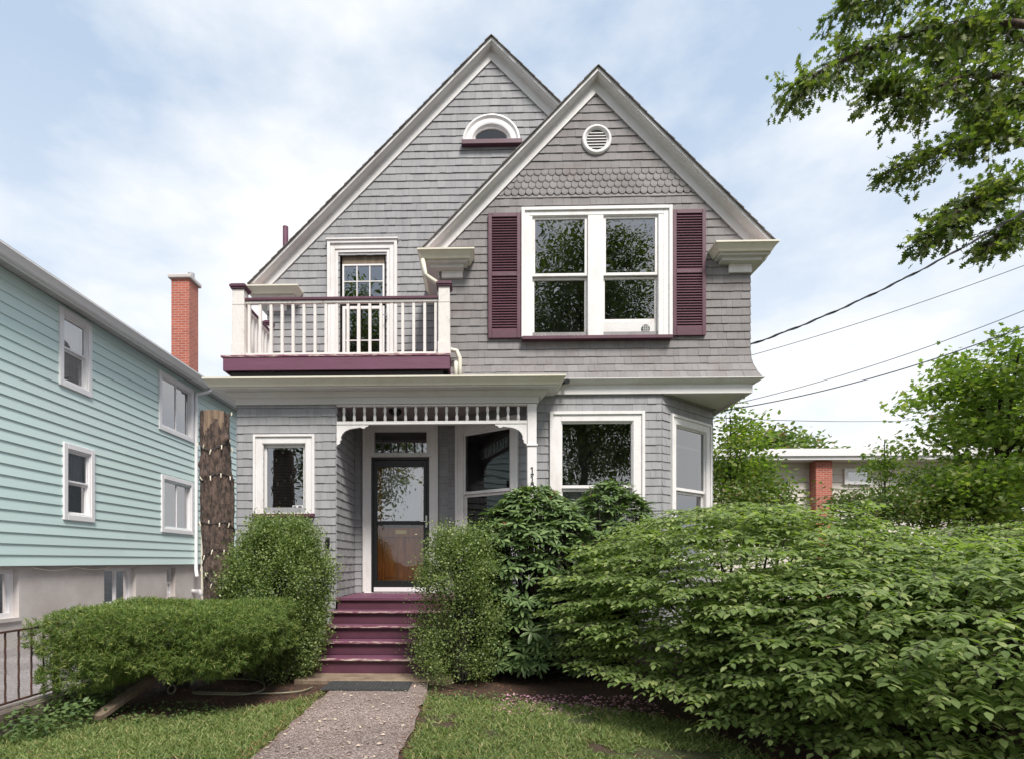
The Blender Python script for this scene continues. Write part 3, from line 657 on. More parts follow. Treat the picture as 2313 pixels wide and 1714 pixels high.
# ---- front door
dw = MB(); w = du1-du0
a0, a1 = xa(839.6, YD), xa(970, YD)
dw.ob(FD, du0, a0, dz0-.02, dz1, 0, .05); dw.ob(FD, a1, du1, dz0-.02, dz1, 0, .05)
zh = za(1033, YD, 905); zt0, zt1_ = za(1023, YD, 905), za(976, YD, 905)
dw.ob(FD, a0, a1, zh, zt0, 0, .05); dw.ob(FD, a0, a1, zt1_, dz1, 0, .05)
dw.ob(FD, a0, a0+.045, zt0, zt1_, -.1, .03); dw.ob(FD, a1-.045, a1, zt0, zt1_, -.1, .03)
dw.ob(FD, du0-.02, du1+.02, dz1, dz1+.03, 0, .07); dw.ob(FD, du0, du1, ZF+.002, dz0-.02, 0, .06); dw.ob(FD, du0-.015, du0+.02, dz0, dz1, .05, .062); dw.ob(FD, du1-.02, du1+.015, dz0, dz1, .05, .062)
dw.ob(FD, a0-.05, a1+.05, zh+.0, zh+.012, .05, .075)
door = build(dw, 'front_door', M['white'], H, bevel=.004)
gl = MB(); gl.add([FD(u, z, -.03) for u, z in ((a0+.045, zt0), (a1-.045, zt0), (a1-.045, zt1_), (a0+.045, zt1_))], [(0, 1, 2, 3)]); build(gl, 'transom_glass', M['glass'], door)
g0, g1 = xa(853, YD), xa(957, YD); gt, gm1, gm0, gb = za(1054.5, YD, 905), za(1176, YD, 905), za(1184.6, YD, 905), za(1310, YD, 905)
sdm = MB(); sb = za(1322, YD, 905)
sdm.ob(FD, a0+.002, a0+.04, dz0, zh-.002, -.02, .045); sdm.ob(FD, a1-.04, a1-.002, dz0, zh-.002, -.02, .045); sdm.ob(FD, a0+.04, a1-.04, zh-.045, zh-.002, -.02, .045)
sdm.ob(FD, a0+.042, g0, dz0+.02, zh-.05, 0, .035); sdm.ob(FD, g1, a1-.042, dz0+.02, zh-.05, 0, .035)
sdm.ob(FD, g0, g1, gt, zh-.05, 0, .035); sdm.ob(FD, g0, g1, gm0, gm1, 0, .036); sdm.ob(FD, g0, g1, dz0+.02, gb, 0, .035)
build(sdm, 'storm_door', M['black'], door, bevel=.004)
q = MB(); q.ob(FD, a0+.045, a1-.045, dz0+.005, dz0+.075, .037, .05); build(q, 'kick_plate', M['nwhite'], door)
q = MB(); q.add([FD(u, z, .015) for u, z in ((g0, gb), (g1, gb), (g1, gm0), (g0, gm0))], [(0, 1, 2, 3)]); build(q, 'storm_glass', M['glasss'], door); q = MB(); q.add([FD(u, z, .015) for u, z in ((g0, gm1), (g1, gm1), (g1, gt), (g0, gt))], [(0, 1, 2, 3)]); build(q, 'storm_glass', M['glassu'], door)
hx = xa(963.5, YD); hz = za(1179, YD, 960)
q = MB(); q.ob(FD, hx-.014, hx+.014, hz-.085, hz+.11, .036, .048); q.tube([FD(hx, hz+.01, .045), FD(hx, hz+.01, .085), FD(hx-.10, hz+.01, .085)], .009, 8); build(q, 'handle', M['steel'], door)
q = MB(); D0 = -.10; i0, i1 = a0+.05, a1-.05; mz = gm0-.02      # inner panelled door
q.ob(FD, i0, i0+.11, dz0, zh-.06, D0, D0+.045); q.ob(FD, i1-.11, i1, dz0, zh-.06, D0, D0+.045); q.ob(FD, i0+.11, i1-.11, dz0, dz0+.2, D0, D0+.045); q.ob(FD, i0+.11, i1-.11, zh-.2, zh-.06, D0, D0+.045)
q.ob(FD, i0+.11, i1-.11, mz-.18, mz-.02, D0, D0+.045); cm = (i0+i1)/2; q.ob(FD, cm-.05, cm+.05, dz0+.2, mz-.18, D0, D0+.044)
for u0, u1 in ((i0+.11, cm-.05), (cm+.05, i1-.11)): q.ob(FD, u0, u1, dz0+.2, mz-.18, D0, D0+.015); q.ob(FD, u0+.035, u1-.035, dz0+.235, mz-.215, D0+.015, D0+.034)
build(q, 'inner_door', M['wood'], door, bevel=.006)
q = MB(); q.ob(FD, cm-.09, cm+.09, mz-.125, mz-.065, D0+.045, D0+.052); build(q, 'mail_slot', M['brass'], door)
q = MB()
def drape(q, F, u0, u1, z0, z1, d, n=40, amp=.012, fr=9):
    us = np.linspace(u0, u1, n)
    for a, b in zip(us[:-1], us[1:]):
        da, db = d+amp*math.sin(a*fr*12), d+amp*math.sin(b*fr*12); q.add([F(a, z0, da), F(b, z0, db), F(b, z1, db), F(a, z1, da)], [(0, 1, 2, 3)])
drape(q, FD, i0+.11, i1-.11, mz-.02, zh-.2, D0+.01); build(q, 'door_curtain', M['curtain'], door)
room(FD, a0, a1, dz0, dz1, door, 1.4, 'dark', 'hall_interior')

# ---- windows
w1 = casing(FL, su0, su1, sz0, sz1, .13, H, wt=.13)
sash(FL, hS[0]-.02, hS[1]+.02, hS[2]-.03, hS[3]+.01, .05, w1); sill(FL, su0+.0, su1, sz0-.045, sz0, w1)
blinds(FL, hS[0], hS[1], hS[2], hS[3], w1); room(FL, hS[0], hS[1], hS[2], hS[3], w1)
q = MB(); q.ob(FL, xa(659, YL), xa(683, YL), za(1152, YL, 670), za(1140, YL, 670), -.036, -.034)
st_ = build(q, 'alarm_sticker', M['nwhite'], w1); q = MB()
for a, b in ((661, 664.5), (665.2, 667.5), (672, 680)): q.ob(FL, xa(a, YL), xa(b, YL), za(1144.5, YL, 670), za(1141.5, YL, 670), -.0335, -.0325)
q.ob(FL, xa(661, YL), xa(681, YL), za(1149, YL, 670), za(1148.3, YL, 670), -.0335, -.0325)
o = build(q, 'sticker_print', M['black'], w1)
# upstairs pair
w2m = MB(); 
w2 = casing(FG, wx0, wx1, wz0, wz1, .125, H, wt=.12, band=.05, d=.07, bottom=.02)
cxm = xa(1347, YR); q = MB(); lsx0, lsx1, rsx0, rsx1 = xa(1202, YR), xa(1326.5, YR), xa(1361.5, YR), xa(1485, YR)
q.ob(FG, lsx1, rsx0, wz0+.02, wz1-.12, -.1, .048); q.ob(FG, hW[0]-.02, lsx0, wz0+.02, wz1-.12, -.1, .046); q.ob(FG, rsx1, hW[1]+.02, wz0+.02, wz1-.12, -.1, .046)
build(q, 'mullion', M['white'], w2, bevel=.004)
zm_ = za(623, YR, 1345); zt_ = wz1-.12
for k, (a, b) in enumerate(((lsx0, lsx1), (rsx0, rsx1))):
    sash(FG, a, b, zm_-.012, zt_, .042, w2, d=.02)
    if k == 0: sash(FG, a, b, wz0+.02, zm_-.013, .035, w2, d=-.025, wb=.075)
    else:
        zv = za(727, YR, 1430); sash(FG, a, b, zv, zm_-.013, .035, w2, d=-.025, wb=.05)
        p_ = MB(); p_.ob(FG, a, b, wz0+.02, zv-.001, -.05, -.02); pn = build(p_, 'filler_panel', M['greyt'], w2)
        vx_, vz_ = P(1459, 742, YR); p_ = MB(); p_.tube([FG(vx_, vz_, -.021), FG(vx_, vz_, -.012)], .062, 20); build(p_, 'hose_port', M['black'], w2)
        p_ = MB()
        for t in (-.03, 0, .03): p_.ob(FG, vx_+t-.006, vx_+t+.006, vz_-.05, vz_+.05, -.012, -.008); p_.ob(FG, vx_-.05, vx_+.05, vz_+t-.006, vz_+t+.006, -.008, -.004)
        build(p_, 'port_grille', M['blind'], w2)
    blinds(FG, a+.05, b-.05, (zm_+.02 if k == 0 else za(604, YR, 1430)), zt_-.04, w2, d=-.09)
    room(FG, a, b, wz0, wz1-.1, w2, 1.5)
sill(FG, wx0+.01, wx1-.01, wz0-.05, wz0, w2, d=.11)
# bay front window
w3 = casing(FG, wb0, wb1, wbz0, wbz1, .165, H, wt=.14, band=.045)
zr = za(1102, YR, 1340)
sash(FG, hb[0]-.01, hb[1]+.01, zr, hb[3]+.01, .03, w3, d=.0, wb=.045); sash(FG, hb[0]-.01, hb[1]+.01, hb[2]-.03, zr-.002, .04, w3, d=-.04)
room(FG, hb[0], hb[1], hb[2], hb[3], w3, .75); sill(FG, wb0-.02, wb1+.02, wbz0-.05, wbz0, w3, 'white')
q = MB(); drape(q, FG, hb[0]+.02, hb[0]+.35, hb[2], zr-.0, -.12, 16); drape(q, FG, hb[1]-.3, hb[1]-.02, hb[2], zr, -.12, 16); build(q, 'curtain', M['curtain'], w3)
# right facet
w4 = casing(FB, ra0, ra1, wbz0, wbz1-.0, .13, H, wt=.14, band=.04); sash(FB, hr[0]-.01, hr[1]+.01, zr, hr[3]+.01, .03, w4, d=0, wb=.045); sash(FB, hr[0]-.01, hr[1]+.01, hr[2]-.03, zr-.002, .04, w4, d=-.04)
room(FB, hr[0], hr[1], hr[2], hr[3], w4, .6); sill(FB, ra0-.02, ra1+.02, wbz0-.05, wbz0, w4, 'white'); blinds(FB, hr[0], hr[1], zr+.02, hr[3]-.25, w4)
# left facet, in the porch shade
w5 = casing(FA, la0, la1, wbz0, wbz1, .13, H, wt=.14, band=.04); sash(FA, hl[0]-.01, hl[1]+.01, zr, hl[3]+.01, .04, w5, d=0, wb=.045, g='glassd'); sash(FA, hl[0]-.01, hl[1]+.01, hl[2]-.03, zr-.002, .04, w5, d=-.04, g='glassd')
room(FA, hl[0], hl[1], hl[2], hl[3], w5, .5, 'dark'); sill(FA, la0-.02, la1+.02, wbz0-.05, wbz0, w5, 'white')
# arched attic window
def arch_pts(r, rz_, n=24, z0=0): return [(acx+r*math.cos(a), acz+z0+rz_*math.sin(a)) for a in np.linspace(0, math.pi, n)]
q = MB(); rings = [(.471, .44, 0, 0), (.471, .44, .06, 0), (.44, .41, .07, 0), (.41, .375, .045, 0), (.36, .32, .045, 0), (.345, .305, .06, 0), (.32, .28, .055, 0), (.30, .25, .03, 0), (.275, .18, .02, .045), (.27, .175, -.03, .045)]
n = 28; vs = []
for r, rz_, d, z0 in rings: vs += [FD(u, z, d) for u, z in arch_pts(r, rz_, n, z0)]
q.add(vs, [(k*n+i, k*n+i+1, (k+1)*n+i+1, (k+1)*n+i) for k in range(len(rings)-1) for i in range(n-1)])
q.ob(FD, acx-.30, acx+.30, acz, acz+.045, -.03, .03)
w6 = build(q, 'arched_window', M['white'], H, smooth=False)
q = MB(); q.add([FD(u, z, .0) for u, z in arch_pts(.272, .178, n, .044)], [tuple(range(n))]); build(q, 'glass', M['glassd'], w6)
q = MB(); q.ob(FD, acx-.485, acx+.50, acz-.075, acz-.001, 0, .10); build(q, 'sill', M['purple'], w6, bevel=.004)
room(FD, acx-.2, acx+.2, acz+.1, acz+.2, w6, .8, 'dark')
# round louvred vent
q = MB(); prof = [(.216, .0), (.216, .035), (.20, .05), (.18, .05), (.172, .035), (.165, .02), (.150, .025), (.145, .006)]
nn = 36; vs = []
for r, d in prof: vs += [FG(vx+r*math.cos(2*math.pi*i/nn), vz+r*math.sin(2*math.pi*i/nn), d) for i in range(nn)]
q.add(vs, [(k*nn+i, k*nn+(i+1) % nn, (k+1)*nn+(i+1) % nn, (k+1)*nn+i) for k in range(len(prof)-1) for i in range(nn)])
vent = build(q, 'gable_vent', M['white'], H, smooth=True)
q = MB()
for i in range(6):
    z = vz-.115+i*.042; hw = math.sqrt(max(.0001, .145**2-(z+.01-vz)**2)); q.add([FG(vx-hw, z, .028), FG(vx+hw, z, .028), FG(vx+hw, z+.034, .008), FG(vx-hw, z+.034, .008), FG(vx-hw, z-.006, .024), FG(vx+hw, z-.006, .024)], [(0, 1, 2, 3), (4, 5, 1, 0)])
build(q, 'louvres', M['white'], vent)
q = MB(); q.tube([FG(vx, vz, .0195), FG(vx, vz, .0198)], .146, 30); build(q, 'vent_backing', M['dark'], vent)
# balcony door
q = MB()
q.ring(FD, bu0, bu1, bz0, bz1, .05, 0, .07, wb=0); q.ring(FD, bu0+.05, bu1-.05, bz0, bz1-.05, .075, 0, .045, wb=0, wt=.085); q.ring(FD, bu0+.125, bu1-.125, bz0, bz1-.135, .05, -.08, .03, wb=.03); q.ob(FD, bu0-.02, bu1+.02, bz1, bz1+.025, 0, .09)
bd = build(q, 'balcony_door', M['white'], H, bevel=.004)
e0, e1 = hB[0]+.03, hB[1]-.03; zA, zB_, zC, zD = za(668, YD, 820), za(690, YD, 820), za(595, YD, 820), za(782, YD, 820)
q = MB(); q.ob(FD, e0, e1, zC+.01, hB[3], -.06, -.03); build(q, 'transom_panel', M['plank'], bd)
sash(FD, e0, e1, zA-.04, zC, .03, bd, d=-.02, muntin=(3, 2), name='upper_sash'); sash(FD, e0, e1, bz0+.02, zB_, .05, bd, d=-.025, wb=.20, muntin=(3, 2), name='door_leaf')
room(FD, hB[0], hB[1], hB[2], hB[3], bd, 1.2)
hx, hz = P(874, 717, YD); q = MB(); q.ob(FD, hx-.012, hx+.012, hz-.05, hz+.05, .03, .04); q.tube([FD(hx, hz, .035), FD(hx, hz, .07), FD(hx-.07, hz+.01, .07)], .007); build(q, 'handle', M['steel'], bd)
# shutters
for k, (pa, pb, ya, yb) in enumerate(((1102.6, 1176, 486, 767), (1517, 1592, 478, 761))):
    a, b = xa(pa, YR), xa(pb, YR)-.003; z0, z1 = za(yb, YR, (pa+pb)/2), za(ya, YR, (pa+pb)/2)
    q = MB(); q.ring(FG, a, b, z0, z1, .055, .02, .055, wb=.13, wt=.06); zmid = (z0+z1)/2+.02; q.ob(FG, a+.055, b-.055, zmid-.03, zmid+.03, .02, .054)
    s_ = build(q, 'shutter', M['purple'], H, bevel=.004)
    q = MB()
    for za_, zb_ in ((z0+.13, zmid-.03), (zmid+.03, z1-.06)):
        m_ = int((zb_-za_)/.038)
        for i in range(m_):
            z = za_+(zb_-za_)*i/m_; t = random.uniform(-.002, .003); q.add([FG(a+.05, z, .052), FG(b-.05, z, .052+t), FG(b-.05, z+.031, .028), FG(a+.05, z+.031, .028), FG(a+.05, z-.006, .050), FG(b-.05, z-.006, .050+t)], [(0, 1, 2, 3), (4, 5, 1, 0)])
    build(q, 'louvres', M['purple'], s_)

# ---- balcony
YB = YL-.10
bx0, bx1 = xa(507, YB), xa(1016, YB); zb0, zb1_ = za(838, YB, 760), za(808, YB, 760)
q = MB(); q.box(bx0, bx1, YB-.05, YB-.02, zb0, zb1_); q.box(bx0, bx0+.03, YB-.02, YD-.03, zb0, zb1_); q.box(bx1-.03, bx1, YB-.02, YR-.03, zb0, zb1_)
fa = build(q, 'balcony_fascia', M['plumlt'], H, bevel=.005)
q = MB(); i = 0; y = YB-.06
while y < YD-.05: q.box(bx0-.03, bx1+.01, y, min(y+.086, YD-.03), zb1_+.002, zb1_+.026); y += .09
build(q, 'balcony_deck', M['plumworn'], H)
q = MB(); q.box(bx0+.08, bx1-.1, YB+.02, YD-.1, gz1+.02, zb0-.0); build(q, 'deck_sleepers', M['gap'], H)
zdk = zb1_+.028
def newel(x0, x1, y0, y1, ztop, parent):
    q = MB(); q.box(x0, x1, y0, y1, zdk+.19, ztop-.30); q.box(x0-.008, x1+.008, y0-.008, y1+.008, zdk, zdk+.19); q.box(x0+.003, x1-.003, y0+.003, y1-.003, ztop-.29, ztop-.075); q.box(x0-.004, x1+.004, y0-.004, y1+.004, ztop-.30, ztop-.29)
    o = build(q, 'newel_post', M['peel'], parent, bevel=.004)
    q = MB(); q.box(x0-.03, x1+.03, y0-.03, y1+.03, ztop-.05, ztop-.015); q.box(x0-.018, x1+.018, y0-.018, y1+.018, ztop-.075, ztop-.05); q.box(x0-.015, x1+.015, y0-.015, y1+.015, ztop-.015, ztop); build(q, 'post_cap', M['purple'], parent, bevel=.004)
ztp = za(641, YB, 540)
n0, n1, n2, n3 = xa(524, YB), xa(551, YB), xa(990, YB), xa(1016, YB)
q = MB(); zr1, zr0 = za(668, YB, 760), za(674, YB, 760)
q.box(n1, n2, YB+.03, YB+.13, zr0, zr1, 1); q.box(n1, n2, YB+.05, YB+.11, zr0-.04, zr0-.001); q.box(n1, n2, YB+.05, YB+.11, zdk+.03, zdk+.065)
q.box(n0+.04, n0+.13, YB+.17, YD-.12, zr0, zr1, 1); q.box(n0+.055, n0+.115, YB+.17, YD-.12, zr0-.04, zr0-.001); q.box(n0+.055, n0+.115, YB+.17, YD-.12, zdk+.03, zdk+.065)
rl = build(q, 'balcony_railing', [M['peel'], M['purple']], H, bevel=.004)
newel(n0, n1, YB, YB+.17, ztp, rl); newel(n2, n3, YB, YB+.17, ztp, rl); newel(n0+.03, n0+.12, YD-.11, YD-.03, ztp-.02, rl)
q = MB(); hb_ = zr0-.04-(zdk+.065); q.box(-.019, .019, -.019, .019, 0, hb_)
me = bpy.data.meshes.new('baluster'); me.from_pydata(q.v, [], q.f); mats(me, M['peel'])
for i in range(18):
    o = bpy.data.objects.new('baluster', me); COL.objects.link(o); o.parent = rl; o.location = Vector((xa(563.5+i*24.75, YB+.08), YB+.08, zdk+.065))-rootloc(H)
for i in range(7):
    o = bpy.data.objects.new('baluster', me); COL.objects.link(o); o.parent = rl; o.location = Vector((n0+.085, YB+.26+i*.128, zdk+.065))-rootloc(H)
# ---- downspouts
q = MB(); a = P(955, 588, YR-.2); b = P(962, 622, YR-.2); c = P(993, 640, YR-.12); 
q.tube([(a[0], YR-.22, a[1]), (b[0]-.01, YR-.22, b[1]), (b[0]+.02, YR-.22, b[1]-.03), (c[0]-.02, YR-.1, c[1]), (c[0]+.0, YR-.09, c[1]-.06), (c[0]+.01, YR-.09, 4.55), (c[0]+.02, YR-.1, zdk+.2)], .034, 8)
p1, p2, p3, p4 = P(1019, 789, YR-.15), P(1031, 791, YR-.15), P(1038, 808, YR-.15), P(1038, 830, YR-.15)
q.tube([(c[0]+.1, YR-.12, p1[1]+.01), (p1[0], YR-.12, p1[1]), (p2[0], YR-.12, p2[1]), (p3[0], YR-.12, p3[1]), (p4[0], YR-.12, p4[1]), (p4[0], YR-.12, gz1+.06)], .034, 8)
build(q, 'downspout', M['cream'], H, smooth=True)
q = MB(); e = P(1029.5, 822, YR-.24); q.tube([(e[0], YR-.24, gz1+.02), (e[0], YR-.24, e[1]), (e[0], YR-.20, e[1]+.03)], .032, 8); build(q, 'downspout', M['cream'], H, smooth=True)
# ---- plumbing vent on the roof, flood lamp under the corner
vx2, vz2 = P(645, 513, 9.9); q = MB(); q.tube([(vx2, 9.9, 5.7), (vx2, 9.9, vz2)], .05, 12); build(q, 'vent_pipe', M['plumlt'], H)
fx, fz_ = P(1272, 862, YR-.14); q = MB(); q.tube([(fx, YR-.05, fz_+.02), (fx, YR-.10, fz_)], .03, 10); q.tube([(fx-.03, YR-.10, fz_), (fx-.05, YR-.2, fz_-.015)], [.022, .04], 10); q.tube([(fx+.03, YR-.10, fz_), (fx+.05, YR-.2, fz_-.015)], [.022, .04], 10); build(q, 'security_lamp', M['black'], H)

q = MB(); q.ob(FL, xa(738, YL), xa(746, YL), za(1228, YL, 740), za(1213, YL, 740), .018, .07); q.ob(FL, xa(740, YL), xa(744, YL), za(1240, YL, 740), za(1228, YL, 740), .018, .04); build(q, 'outdoor_outlet', M['black'], H)
# ================================================================== doormat
q = MB(); 
for i in range(24): q.box(-1.70+i*.0385, -1.70+i*.0385+.034, 5.93, 6.36, .006, .016+random.uniform(0, .002))
q.box(-1.72, -.76, 5.91, 6.38, .003, .0055+.005)
m_ = build(q, 'doormat', M['mat'], loc=(-1.2, 6.1, 0)); tag(m_, 'black ribbed rubber doormat lying on the path before the steps', 'doormat')

# ================================================================== NEIGHBOUR (aqua)
XN = -7.4
NH = thing('neighbour_house', (XN, 12, 0), 'long aqua clapboard house with concrete basement and red brick chimney', 'house')
FN = FR((XN, 0, 0), (0, 1, 0), (1, 0, 0))
zsb = 1.33; zst = 5.95
q = MB(); nwin = []
def nrect(xl, xr, yt, yb):
    Ya, zt = PXs(xl, yt, XN); Yb, _ = PXs(xr, yt, XN); _, zb = PXs(xl, yb, XN); return (Ya, Yb, zb, zt)
NW = [nrect(130, 203.5, 689.2, 868), nrect(356.3, 434.5, 834, 967.8), nrect(139.3, 209.5, 997, 1172.5), nrect(361.8, 433.5, 1069.6, 1200.7)]
q = MB(); holesN = [(a+.08, b-.08, c+.08, d-.08) for a, b, c, d in NW]
ex = (zst-zsb)/26.; z = zsb
while z < zst-.01:
    segs = [(4.0, 22.0)]
    for h in holesN:
        if h[2]-.0 < z+ex/2 < h[3]:
            ns = []
            for s in segs:
                if h[0] > s[0]: ns.append((s[0], min(s[1], h[0])))
                if h[1] < s[1]: ns.append((max(s[0], h[1]), s[1]))
            segs = [s for s in ns if s[1]-s[0] > .01]
    for s in segs:
        u = s[0]
        while u < s[1]:
            u1 = min(u+3.66 if random.random() < .8 else u+random.uniform(1, 3), s[1])
            q.add([FN(u+.002, z, .0), FN(u1-.002, z, .0), FN(u1-.002, z, .026), FN(u+.002, z, .026), FN(u1-.001, z+ex+.01, .006), FN(u+.001, z+ex+.01, .006)], [(0, 1, 2, 3), (3, 2, 4, 5), (0, 3, 5), (1, 4, 2)]); u = u1
    z += ex
build(q, 'clapboard_wall', M['aqua'], NH)
q = MB(); backing(q, FN, [4, 22], lambda u: zst+.02, zsb, holesN, mi=0); q.box(-13, XN, 3.98, 4.0, 0, zst); build(q, 'wall_backing', M['gap'], NH)
BW = [(*PXs(0, 0, XN)[:1], 0, 0, 0)]
Yb1 = PXs(65, 1278, XN)[0]; b2 = (PXs(242, 0, XN)[0], PXs(318, 0, XN)[0]); b3 = (PXs(382, 0, XN)[0], PXs(404, 0, XN)[0])
bh = [(Yb1-1.5, Yb1-.12, .50, 1.27), (b2[0], b2[1]-.08, .50, 1.27), (b3[0], b3[1]-.05, .55, 1.25)]
q = MB(); FNB = FR((XN-.06, 0, 0), (0, 1, 0), (1, 0, 0)); backing(q, FNB, [4, 22], lambda u: zsb-.002, -.05, bh, mi=0)
for h in bh: q.ob(FNB, h[0]-.05, h[0], h[2], h[3], -.25, -.001); q.ob(FNB, h[1], h[1]+.05, h[2], h[3], -.25, -.001); q.ob(FNB, h[0], h[1], h[2]-.06, h[2], -.25, .03)
build(q, 'foundation', M['concrete'], NH)
for k, h in enumerate(bh):
    q = MB(); q.ring(FNB, h[0], h[1], h[2], h[3], .07 if k < 2 else .045, -.16, -.10, wb=.07)
    if k == 1: c = (h[0]+h[1])/2; q.ob(FNB, c-.02, c+.02, h[2]+.07, h[3]-.07, -.15, -.11)
    if k == 2: q.ob(FNB, h[0], h[1], .86, .90, -.15, -.099)
    o = build(q, 'basement_window', M['nwhite'], NH); q = MB(); q.ob(FNB, h[0]+.05, h[1]-.05, h[2]+.05, h[3]-.05, -.14, -.138); build(q, 'glass', M['glassn'], o)
    q = MB(); drape(q, FNB, h[0]+.05, h[1]-.05, h[2], h[3], -.30, 50, .012, 5); build(q, 'curtain', M['curtain'], o); room(FNB, h[0], h[1], h[2], h[3], o, .9, 'dark')
for k, (a, b, c, d) in enumerate(NW):
    q = MB(); q.ring(FN, a, b, c, d, .095, 0, .05, wb=.10, wt=.10); q.ring(FN, a+.093, b-.093, c+.098, d-.098, .03, -.08, .03)
    w = build(q, 'window', M['nwhite'], NH, bevel=.006); hA = (a+.12, b-.12, c+.125, d-.125); zm = (hA[2]+hA[3])/2+.02
    if k in (0, 2):
        sash(FN, hA[0], hA[1], zm-.02, hA[3], .035, w, d=.0, g='glassn', m='nwhite'); sash(FN, hA[0], hA[1], hA[2], zm-.021, .035, w, d=-.035, g='glassn', m='nwhite')
        q = MB(); drape(q, FN, hA[0], hA[1], (hA[2]-.1 if k == 0 else zm), hA[3], -.12, 24, .006); build(q, 'curtain', M['curtain'], w)
    else:
        um = (hA[0]+hA[1])/2; sash(FN, hA[0], um+.015, hA[2], hA[3], .03, w, d=.0, g='glassn', m='nwhite'); sash(FN, um+.016, hA[1], hA[2], hA[3], .03, w, d=-.03, g='glassn', m='nwhite')
        if k == 3: q = MB(); drape(q, FN, hA[0], hA[1], hA[2], hA[3], -.14, 60, .02, 4); build(q, 'vertical_blinds', M['curtain'], w)
    room(FN, *hA, w, 1., 'dark')
# eave, gutter, roof, chimney
q = MB(); q.box(XN-.0, XN+.38, 3.7, 22.3, zst+.02, zst+.04); build(q, 'soffit', M['soffit'], NH)
q = MB(); zg = za(0, 1)*0+zst+.0
GN = FR((XN+.25, 0, 0), (0, 1, 0), (1, 0, 0)); gutter(q, GN, 3.7, 22.3, zst-.005, zst+.12, .05); q.box(XN+.25, XN+.30, 3.7, 22.3, zst-.03, zst+.13); build(q, 'gutter', M['nwhite'], NH)
q = MB(); q.add([(XN+.42, 3.6, zst+.14), (XN+.42, 22.4, zst+.14), (XN-4.6, 22.4, zst+2.2), (XN-4.6, 3.6, zst+2.2), (XN+.42, 3.6, zst+.115), (XN+.42, 22.4, zst+.115), (XN-4.6, 22.4, zst+2.1), (XN-4.6, 3.6, zst+2.1)], [(0, 1, 2, 3), (4, 7, 6, 5), (0, 4, 5, 1), (0, 3, 7, 4), (1, 5, 6, 2)])
q.add([(XN-4.6, 3.6, zst+2.2), (XN-4.6, 22.4, zst+2.2), (XN-10, 22.4, zst), (XN-10, 3.6, zst)], [(0, 1, 2, 3)])
q.box(XN-10, XN-9.9, 4, 22, 0, zst); build(q, 'roof', M['roof'], NH)
YC = 15.0; cx1, czt = P(427, 630, YC); cx0 = xa(387, YC)
q = MB(); q.box(cx0, cx1, YC, YC+.5, zst, czt); ch = build(q, 'chimney', M['brick'], NH)
q = MB(); q.box(cx0-.07, cx1+.07, YC-.07, YC+.57, czt, czt+.11); build(q, 'chimney_cap', M['concrete'], ch, bevel=.02); q = MB(); q.tube([((cx0+cx1)/2+.1, YC+.4, czt+.1), ((cx0+cx1)/2+.1, YC+.4, czt+.35)], .09, 12); build(q, 'flue', M['steel'], ch)
q = MB(); Yd_ = PXs(437, 0, XN)[0]; q.tube([(XN+.33, Yd_+.25, zst), (XN+.3, Yd_+.2, zst-.10), (XN+.07, Yd_, zst-.22), (XN+.07, Yd_, zst-.4), (XN+.07, Yd_, 1.35), (XN+.09, Yd_-.05, 1.2), (XN+.3, Yd_-.4, 1.02)], .045, 8); build(q, 'downspout', M['nwhite'], NH, smooth=True)
Yd2 = PXs(451, 0, XN)[0]; q = MB(); q.tube([(XN+.05, Yd2+.9, 2.5), (XN+.06, Yd2+.2, 2.62), (XN+.06, Yd2, 2.5), (XN+.06, Yd2, .2)], .03, 8); build(q, 'gas_pipe', M['cream'], NH); q = MB(); Yd3 = PXs(440, 0, XN)[0]; q.tube([(XN-.06, Yd3, .62), (XN+.12, Yd3, .62), (XN+.16, Yd3, .5)], .06, 10); build(q, 'dryer_vent', M['nwhite'], NH, smooth=True)
q = MB(); ys = np.linspace(Yb1+.1, b2[0]+.1, 30); q.tube([(XN-.02, y, 1.30-.06*math.sin((i % 15)/15*math.pi)) for i, y in enumerate(ys)], .008, 6); build(q, 'service_wire', M['strap'], NH)

# ================================================================== RIGHT NEIGHBOUR (flat roofed)
YN2 = 20.; RB = thing('bungalow', (11, YN2, 0), 'beige flat-roofed house with brick chimney behind the shrubs', 'house')
F2 = FR((0, YN2, 0), (1, 0, 0), (0, -1, 0)); rx0, rx1 = xa(1600, YN2), 18.5
zr2 = za(1016, YN2-.6, 1900); w2a = (xa(1908, YN2), xa(1962, YN2), za(1090, YN2, 1930), za(1062, YN2, 1930)); w2b = (xa(1665, YN2), xa(1700, YN2), za(1110, YN2, 1680), za(1068, YN2, 1680))
q = MB(); z = 0
while z < zr2-.4:
    for seg in ((rx0, w2b[0]), (w2b[0], w2b[1]), (w2b[1], w2a[0]), (w2a[0], w2a[1]), (w2a[1], rx1)):
        hole = (seg[0] == w2a[0] and w2a[2] < z+.15 < w2a[3]) or (seg[0] == w2b[0] and w2b[2] < z+.15 < w2b[3])
        if not hole: q.add([F2(seg[0], z, 0), F2(seg[1], z, 0), F2(seg[1], z, .03), F2(seg[0], z, .03), F2(seg[1], z+.27, .004), F2(seg[0], z+.27, .004)], [(0, 1, 2, 3), (3, 2, 4, 5)])
    z += .265
build(q, 'lap_siding', M['beige'], RB)
q = MB(); q.box(rx0, rx1, YN2, YN2+.1, 0, zr2-.3); q.box(rx0, rx0+.1, YN2+.1, YN2+9, 0, zr2-.3); q.box(rx1-.1, rx1, YN2+.1, YN2+9, 0, zr2-.3); build(q, 'wall_core', M['beige'], RB)
q = MB(); q.box(rx0-.6, rx1+.6, YN2-.6, YN2+9.5, zr2-.14, zr2); q.box(rx0-.63, rx1+.63, YN2-.66, YN2-.6, zr2-.20, zr2+.05); q.box(rx0-.6, rx1+.6, YN2-.6, YN2+.3, zr2-.32, zr2-.15); build(q, 'flat_roof', M['nwhite'], RB)
